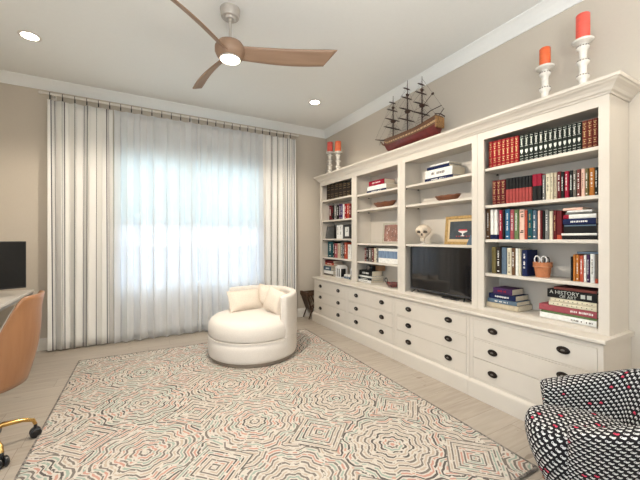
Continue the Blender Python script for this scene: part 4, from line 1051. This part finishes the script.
b = MB(); b.grid(shell, 97, 53, uv=lambda a, t: (a*1.62, ln[int(round(t*52))]))
b.build('barrel_shell', SW, u, smooth=True, autos=180)
def cush(a, t):
    th = a*2*PI; c_, s_ = math.cos(th), math.sin(th)
    rx = .285 if c_ > 0 else .17; r = (abs(c_)**2.5+abs(s_)**2.5)**(-1/2.5)
    pr = [(0, .11), (.66, .11), (.76, .13), (.88, .20), (.96, .27), (.99, .33), (.965, .375), (.88, .40), (.5, .415), (0, .42)]
    q, z = cr(pr, t); return (r*c_*rx*q+.02, r*s_*.19*q*(1+.12*max(0, c_)), z)
T0 = 7/9
arc = [0]
for k in range(1, 65):
    p0, p1 = cush((k-1)/64, .55), cush(k/64, .55); arc.append(arc[-1]+math.dist(p0, p1))
dn = [0]
for k in range(1, 21): dn.append(dn[-1]+math.dist(cush(0, T0*(k-1)/20), cush(0, T0*k/20)))
b = MB(); b.grid(lambda a, t: cush(a, t*T0), 65, 21, uv=lambda a, t: (arc[int(round(a*64))], dn[int(round(t*20))]))
b.grid(lambda a, t: cush(a, T0+(1-T0)*t), 65, 14, uv=lambda a, t: (cush(a, T0+(1-T0)*t)[1], cush(a, T0+(1-T0)*t)[0]))
b.build('seat_cushion', SW, u, smooth=True, autos=180)
LEGM = wood('reddish_wood_leg', (.20, .06, .02), (.36, .13, .05), 4, .35, 2)
for sx, sy in ((.17, .12), (.17, -.12), (-.13, .12), (-.13, -.12)):
    b = MB(); b.tube([(sx, sy, .135), (sx*1.12, sy*1.12, 0.013 if sx > 0 else .001)], [.022, .013], 12); b.build('leg', LEGM, u, smooth=True)

# ================================================================ DESK AREA
DW = mat('desk_white_top', (.66, .62, .57), .4, var=.03); DM = mat('desk_grey_metal', (.35, .34, .33), .35, .7)
u = thing('desk', (-1.36, 3.86, 0), 'pale topped desk against the left wall under the monitor', 'desk')
MB().box(-.345, .345, -.85, .78, .715, .742, c=.003).build('desk_top', DW, u)
MB().box(-.34, .335, -.84, .77, .69, .7145).build('apron', DM, u)
for sx in (-1, 1):
    for sy in (-.80, .73): MB().box(sx*.31-.02, sx*.31+.02, sy-.02, sy+.02, 0, .6895, c=.002).build('leg', DM, u)
u = thing('computer_monitor', (-1.27, 4.08, .7425), 'black computer monitor standing on the desk at the left edge', 'monitor', rz=math.radians(22))
MB().box(-.31, .31, -.016, .016, .075, .53, c=.004).build('housing', BLACK, u)
MB().box(-.30, .30, -.0175, -.0158, .09, .52).build('screen', mat('matte_screen', (.012, .012, .012), .6, spec=.2), u)
MB().box(-.03, .03, .016, .05, .006, .30, c=.004).build('stand_neck', BLACK, u)
MB().box(-.12, .12, -.07, .11, 0, .010, c=.004).build('stand_base', BLACK, u)

# office chair
u = thing('office_chair', (-.835, 2.68, 0), 'curved tan plywood office chair with brass star base and casters', 'office chair', rz=math.radians(-4))
OW = wood('tan_walnut_ply', (.25, .11, .045), (.36, .175, .08), 2.5, .35, 2, coat=.2)
def ply(a, t):
    ph = math.radians(-128+256*a)          # 0 = back (+x)
    c_ = math.cos(ph); k = max(0, min(1, (72-abs(math.degrees(ph)))/42)); k = k*k*(3-2*k)
    top = .555+.40*k; bot = .415-.03*(1-abs(2*a-1))*0
    z = bot+(top-bot)*t
    rx = .205+.085*t*k+.02*math.sin(PI*min(1, t*1.2)); ry = .235+.02*t
    return (rx*c_, ry*math.sin(ph), z)
b = MB(); b.grid(ply, 64, 20)
o_ = b.build('curved_shell', OW, u, smooth=True, autos=180, solid=.013)
b = MB(); b.lathe([(0, .40), (.10, .40), (.19, .408), (.205, .42), (.19, .43), (0, .43)], seg=40); b.build('shell_bottom', OW, u, smooth=True)
b = MB(); b.lathe([(0, .431), (.165, .432), (.185, .445), (.188, .475), (.17, .495), (.10, .505), (0, .508)], seg=40); b.build('seat_pad', mat('white_leather', (.75, .73, .70), .45), u, smooth=True)
def bpad(a, t):
    ph = math.radians(-95+190*a); c_ = math.cos(ph); k = max(0, min(1, (72-abs(math.degrees(ph)))/42)); k = k*k*(3-2*k); top = .54+.385*k; z = .47+(top-.47)*t
    return ((.182+.085*t*k+.02*math.sin(PI*min(1, t*1.2)))*c_, (.212+.02*t)*math.sin(ph), z)
b = MB(); b.grid(bpad, 40, 14); b.build('back_pad', bpy.data.materials['white_leather'], u, smooth=True, autos=180, solid=.022)
b = MB(); b.lathe([(0, .10), (.03, .10), (.03, .20), (.018, .21), (.018, .39), (.06, .395), (.06, .40), (0, .40)], seg=20); b.build('gas_column', BRASS, u, smooth=True)
for k in range(5):
    a = math.radians(19+4+72*k-0); d = Vector((math.cos(a), math.sin(a), 0))
    b = MB(); b.tube([d*.0+Vector((0, 0, .13)), d*.10+Vector((0, 0, .145)), d*.19+Vector((0, 0, .135)), d*.238+Vector((0, 0, .115)), d*.25+Vector((0, 0, .085))], [.020, .016, .013, .012, .010], 10); st = b.build('base_spoke', BRASS, u, smooth=True)
    side_ = Vector((-d.y, d.x, 0)); R_ = Matrix.Rotation(a, 3, 'Z') @ Matrix.Rotation(PI/2, 3, 'X')
    for s_ in (-1, 1):
        b = MB(); cc = d*.25+side_*s_*.016+Vector((0, 0, .031)); b.lathe([(0, -.011), (.024, -.011), (.030, -.006), (.030, .006), (.024, .011), (0, .011)], cc, 20, R=R_); b.build('caster_wheel', BLACK, st, smooth=True)
    b = MB(); cc = d*.25; b.box(cc.x-.008, cc.x+.008, cc.y-.008, cc.y+.008, .03, .085, c=.002); b.build('caster_stem', BLACK, st)

# ================================================================ MAGAZINE RACK IN THE CORNER
MW = wood('dark_stained_wood', (.035, .018, .010), (.10, .05, .025), 5, .5, 2)
u = thing('magazine_rack', (2.46, 4.71, 0), 'dark wooden cross legged magazine rack in the corner beside the cabinet', 'magazine rack')
for sy in (-.10, .10):
    b = MB()
    b.tube([(-.10, sy, .006), (.07, sy, .42)], .011, 8); b.tube([(.10, sy, .006), (-.07, sy, .42)], .011, 8); b.build('cross_leg', MW, u)
for sx in (-.13, .13): MB().box(sx-.02, sx+.02, -.125, .125, .375, .44, c=.004).build('top_rail', MW, u)
for sy in (-.115, .115): MB().box(-.1095, .1095, sy-.01, sy+.01, .385, .43, c=.003).build('end_rail', MW, u)
for sx in (-1, 1): MB().prism([(sx*.145, .375), (sx*.125, .375), (sx*.045, .15), (sx*.06, .15)], -.10, .10, 1).build('side_panel', MW, u)
b = MB()
for k in range(5): b.tube([(-.09+.015*k, -.095+.0475*k, .43), (-.03, -.095+.0475*k, .20)], .006, 6)
b.build('slats', MW, u)
u = thing('rolled_paper', (2.455, 4.71, .20), 'pale rolled papers standing inside the dark magazine rack', 'papers')
b = MB(); b.tube([(-.01, -.04, .015), (-.05, -.03, .19)], .022, 12); b.build('outer_roll', PAPER, u, smooth=True); b = MB(); b.tube([(.035, .02, .015), (.0, .03, .20)], .022, 12); b.build('inner_roll', PAPER, u, smooth=True)

# ================================================================ CEILING FAN
FWD = wood('light_walnut_blade', (.25, .155, .10), (.38, .25, .17), 2.5, .5, 0)
NK = mat('warm_white_metal', (.48, .45, .41), .45, .2)
FC = (.63, 2.61)
u = thing('ceiling_fan', (FC[0], FC[1], ZC), 'three blade pale wood ceiling fan with round light and short rod', 'ceiling fan')
b = MB(); b.lathe([(0, 0), (.078, 0), (.079, -.006), (.070, -.062), (.066, -.068), (.048, -.070), (.040, -.085), (0, -.085)], seg=36); b.build('canopy', NK, u, smooth=True)
b = MB(); b.lathe([(0, -.085), (.018, -.085), (.020, -.10), (.012, -.104), (.012, -.225), (.022, -.24), (.034, -.262), (0, -.262)], seg=24); b.build('downrod', NK, u, smooth=True)
b = MB(); b.lathe([(0, -.255), (.05, -.258), (.095, -.275), (.118, -.31), (.118, -.345), (.105, -.375), (.090, -.392), (0, -.392)], seg=48); b.build('motor_housing', FWD, u, smooth=True)
b = MB(); b.lathe([(.079, -.391), (.083, -.392), (.082, -.402), (.076, -.402), (.076, -.391)], seg=40, cap=False); b.build('light_ring', NK, u, smooth=True)
LENS = mat('lit_lens', (1, .95, .85), .4, emit=9)
b = MB(); b.lathe([(.0755, -.3925), (.074, -.404), (.055, -.411), (0, -.414)], seg=36); b.build('light_lens', LENS, u, smooth=True)
for ang in (6.8-29.08, 128.4-29.08, 248.4-29.08):
    def bl(a, t, up=0):
        s = .085+.725*a
        wd = .054+.014*math.sin(min(1, a*1.2)*PI*.6)
        tw = -math.radians(34+4*(1-a))
        k = (t*2-1)*wd; sweep = .03*math.sin(a*PI*.9)-.01*a
        tip = .05*max(0, (a-.93)/.07)*(-(t*2-1))
        x = s+tip; y = sweep+k*math.cos(tw); z = -.345+k*math.sin(tw)+.010*a
        return (x, y, z)
    b = MB(); b.grid(bl, 36, 7); o_ = b.build('blade', FWD, u, smooth=True, autos=180, solid=.009); o_.rotation_euler.z = math.radians(ang)

# recessed lights
DIFF = mat('downlight_lens', (1, .95, .85), .4, emit=22)
lab = ['recessed ceiling light at the upper left', 'recessed ceiling light near the corner above the bookcase candles', 'recessed ceiling light behind the viewpoint, above the left side', 'recessed ceiling light overhead at right, above the patterned armchair']
for i, (x, y) in enumerate([(-.87, 3.83), (2.05, 3.83), (-.87, .3), (2.05, .3)]):
    u = thing('recessed_light', (x, y, ZC), lab[i], 'ceiling light', 'recessed ceiling lights')
    b = MB(); b.lathe([(.062, -.0005), (.085, -.0005), (.085, -.003), (.064, -.006), (.062, -.0005)], seg=36, cap=False); b.build('trim_ring', TRIM, u, smooth=True)
    b = MB(); b.lathe([(0, -.001), (.0615, -.001), (.0615, -.004), (0, -.0045)], seg=32); b.build('lens', DIFF, u, smooth=True)
    l = bpy.data.lights.new('downlight_lamp', 'SPOT'); l.energy = 34; l.spot_size = math.radians(125); l.spot_blend = .8; l.color = (1, .86, .68); l.shadow_soft_size = .06
    lo = bpy.data.objects.new('downlight_lamp', l); C.objects.link(lo); lo.parent = u; lo.location = (0, 0, -.03)
l = bpy.data.lights.new('fan_lamp', 'SPOT'); l.energy = 168; l.color = (1, .89, .75); l.shadow_soft_size = .07; l.spot_size = math.radians(176); l.spot_blend = .25
lo = bpy.data.objects.new('fan_lamp', l); C.objects.link(lo); lo.location = (FC[0], FC[1], ZC-.44)
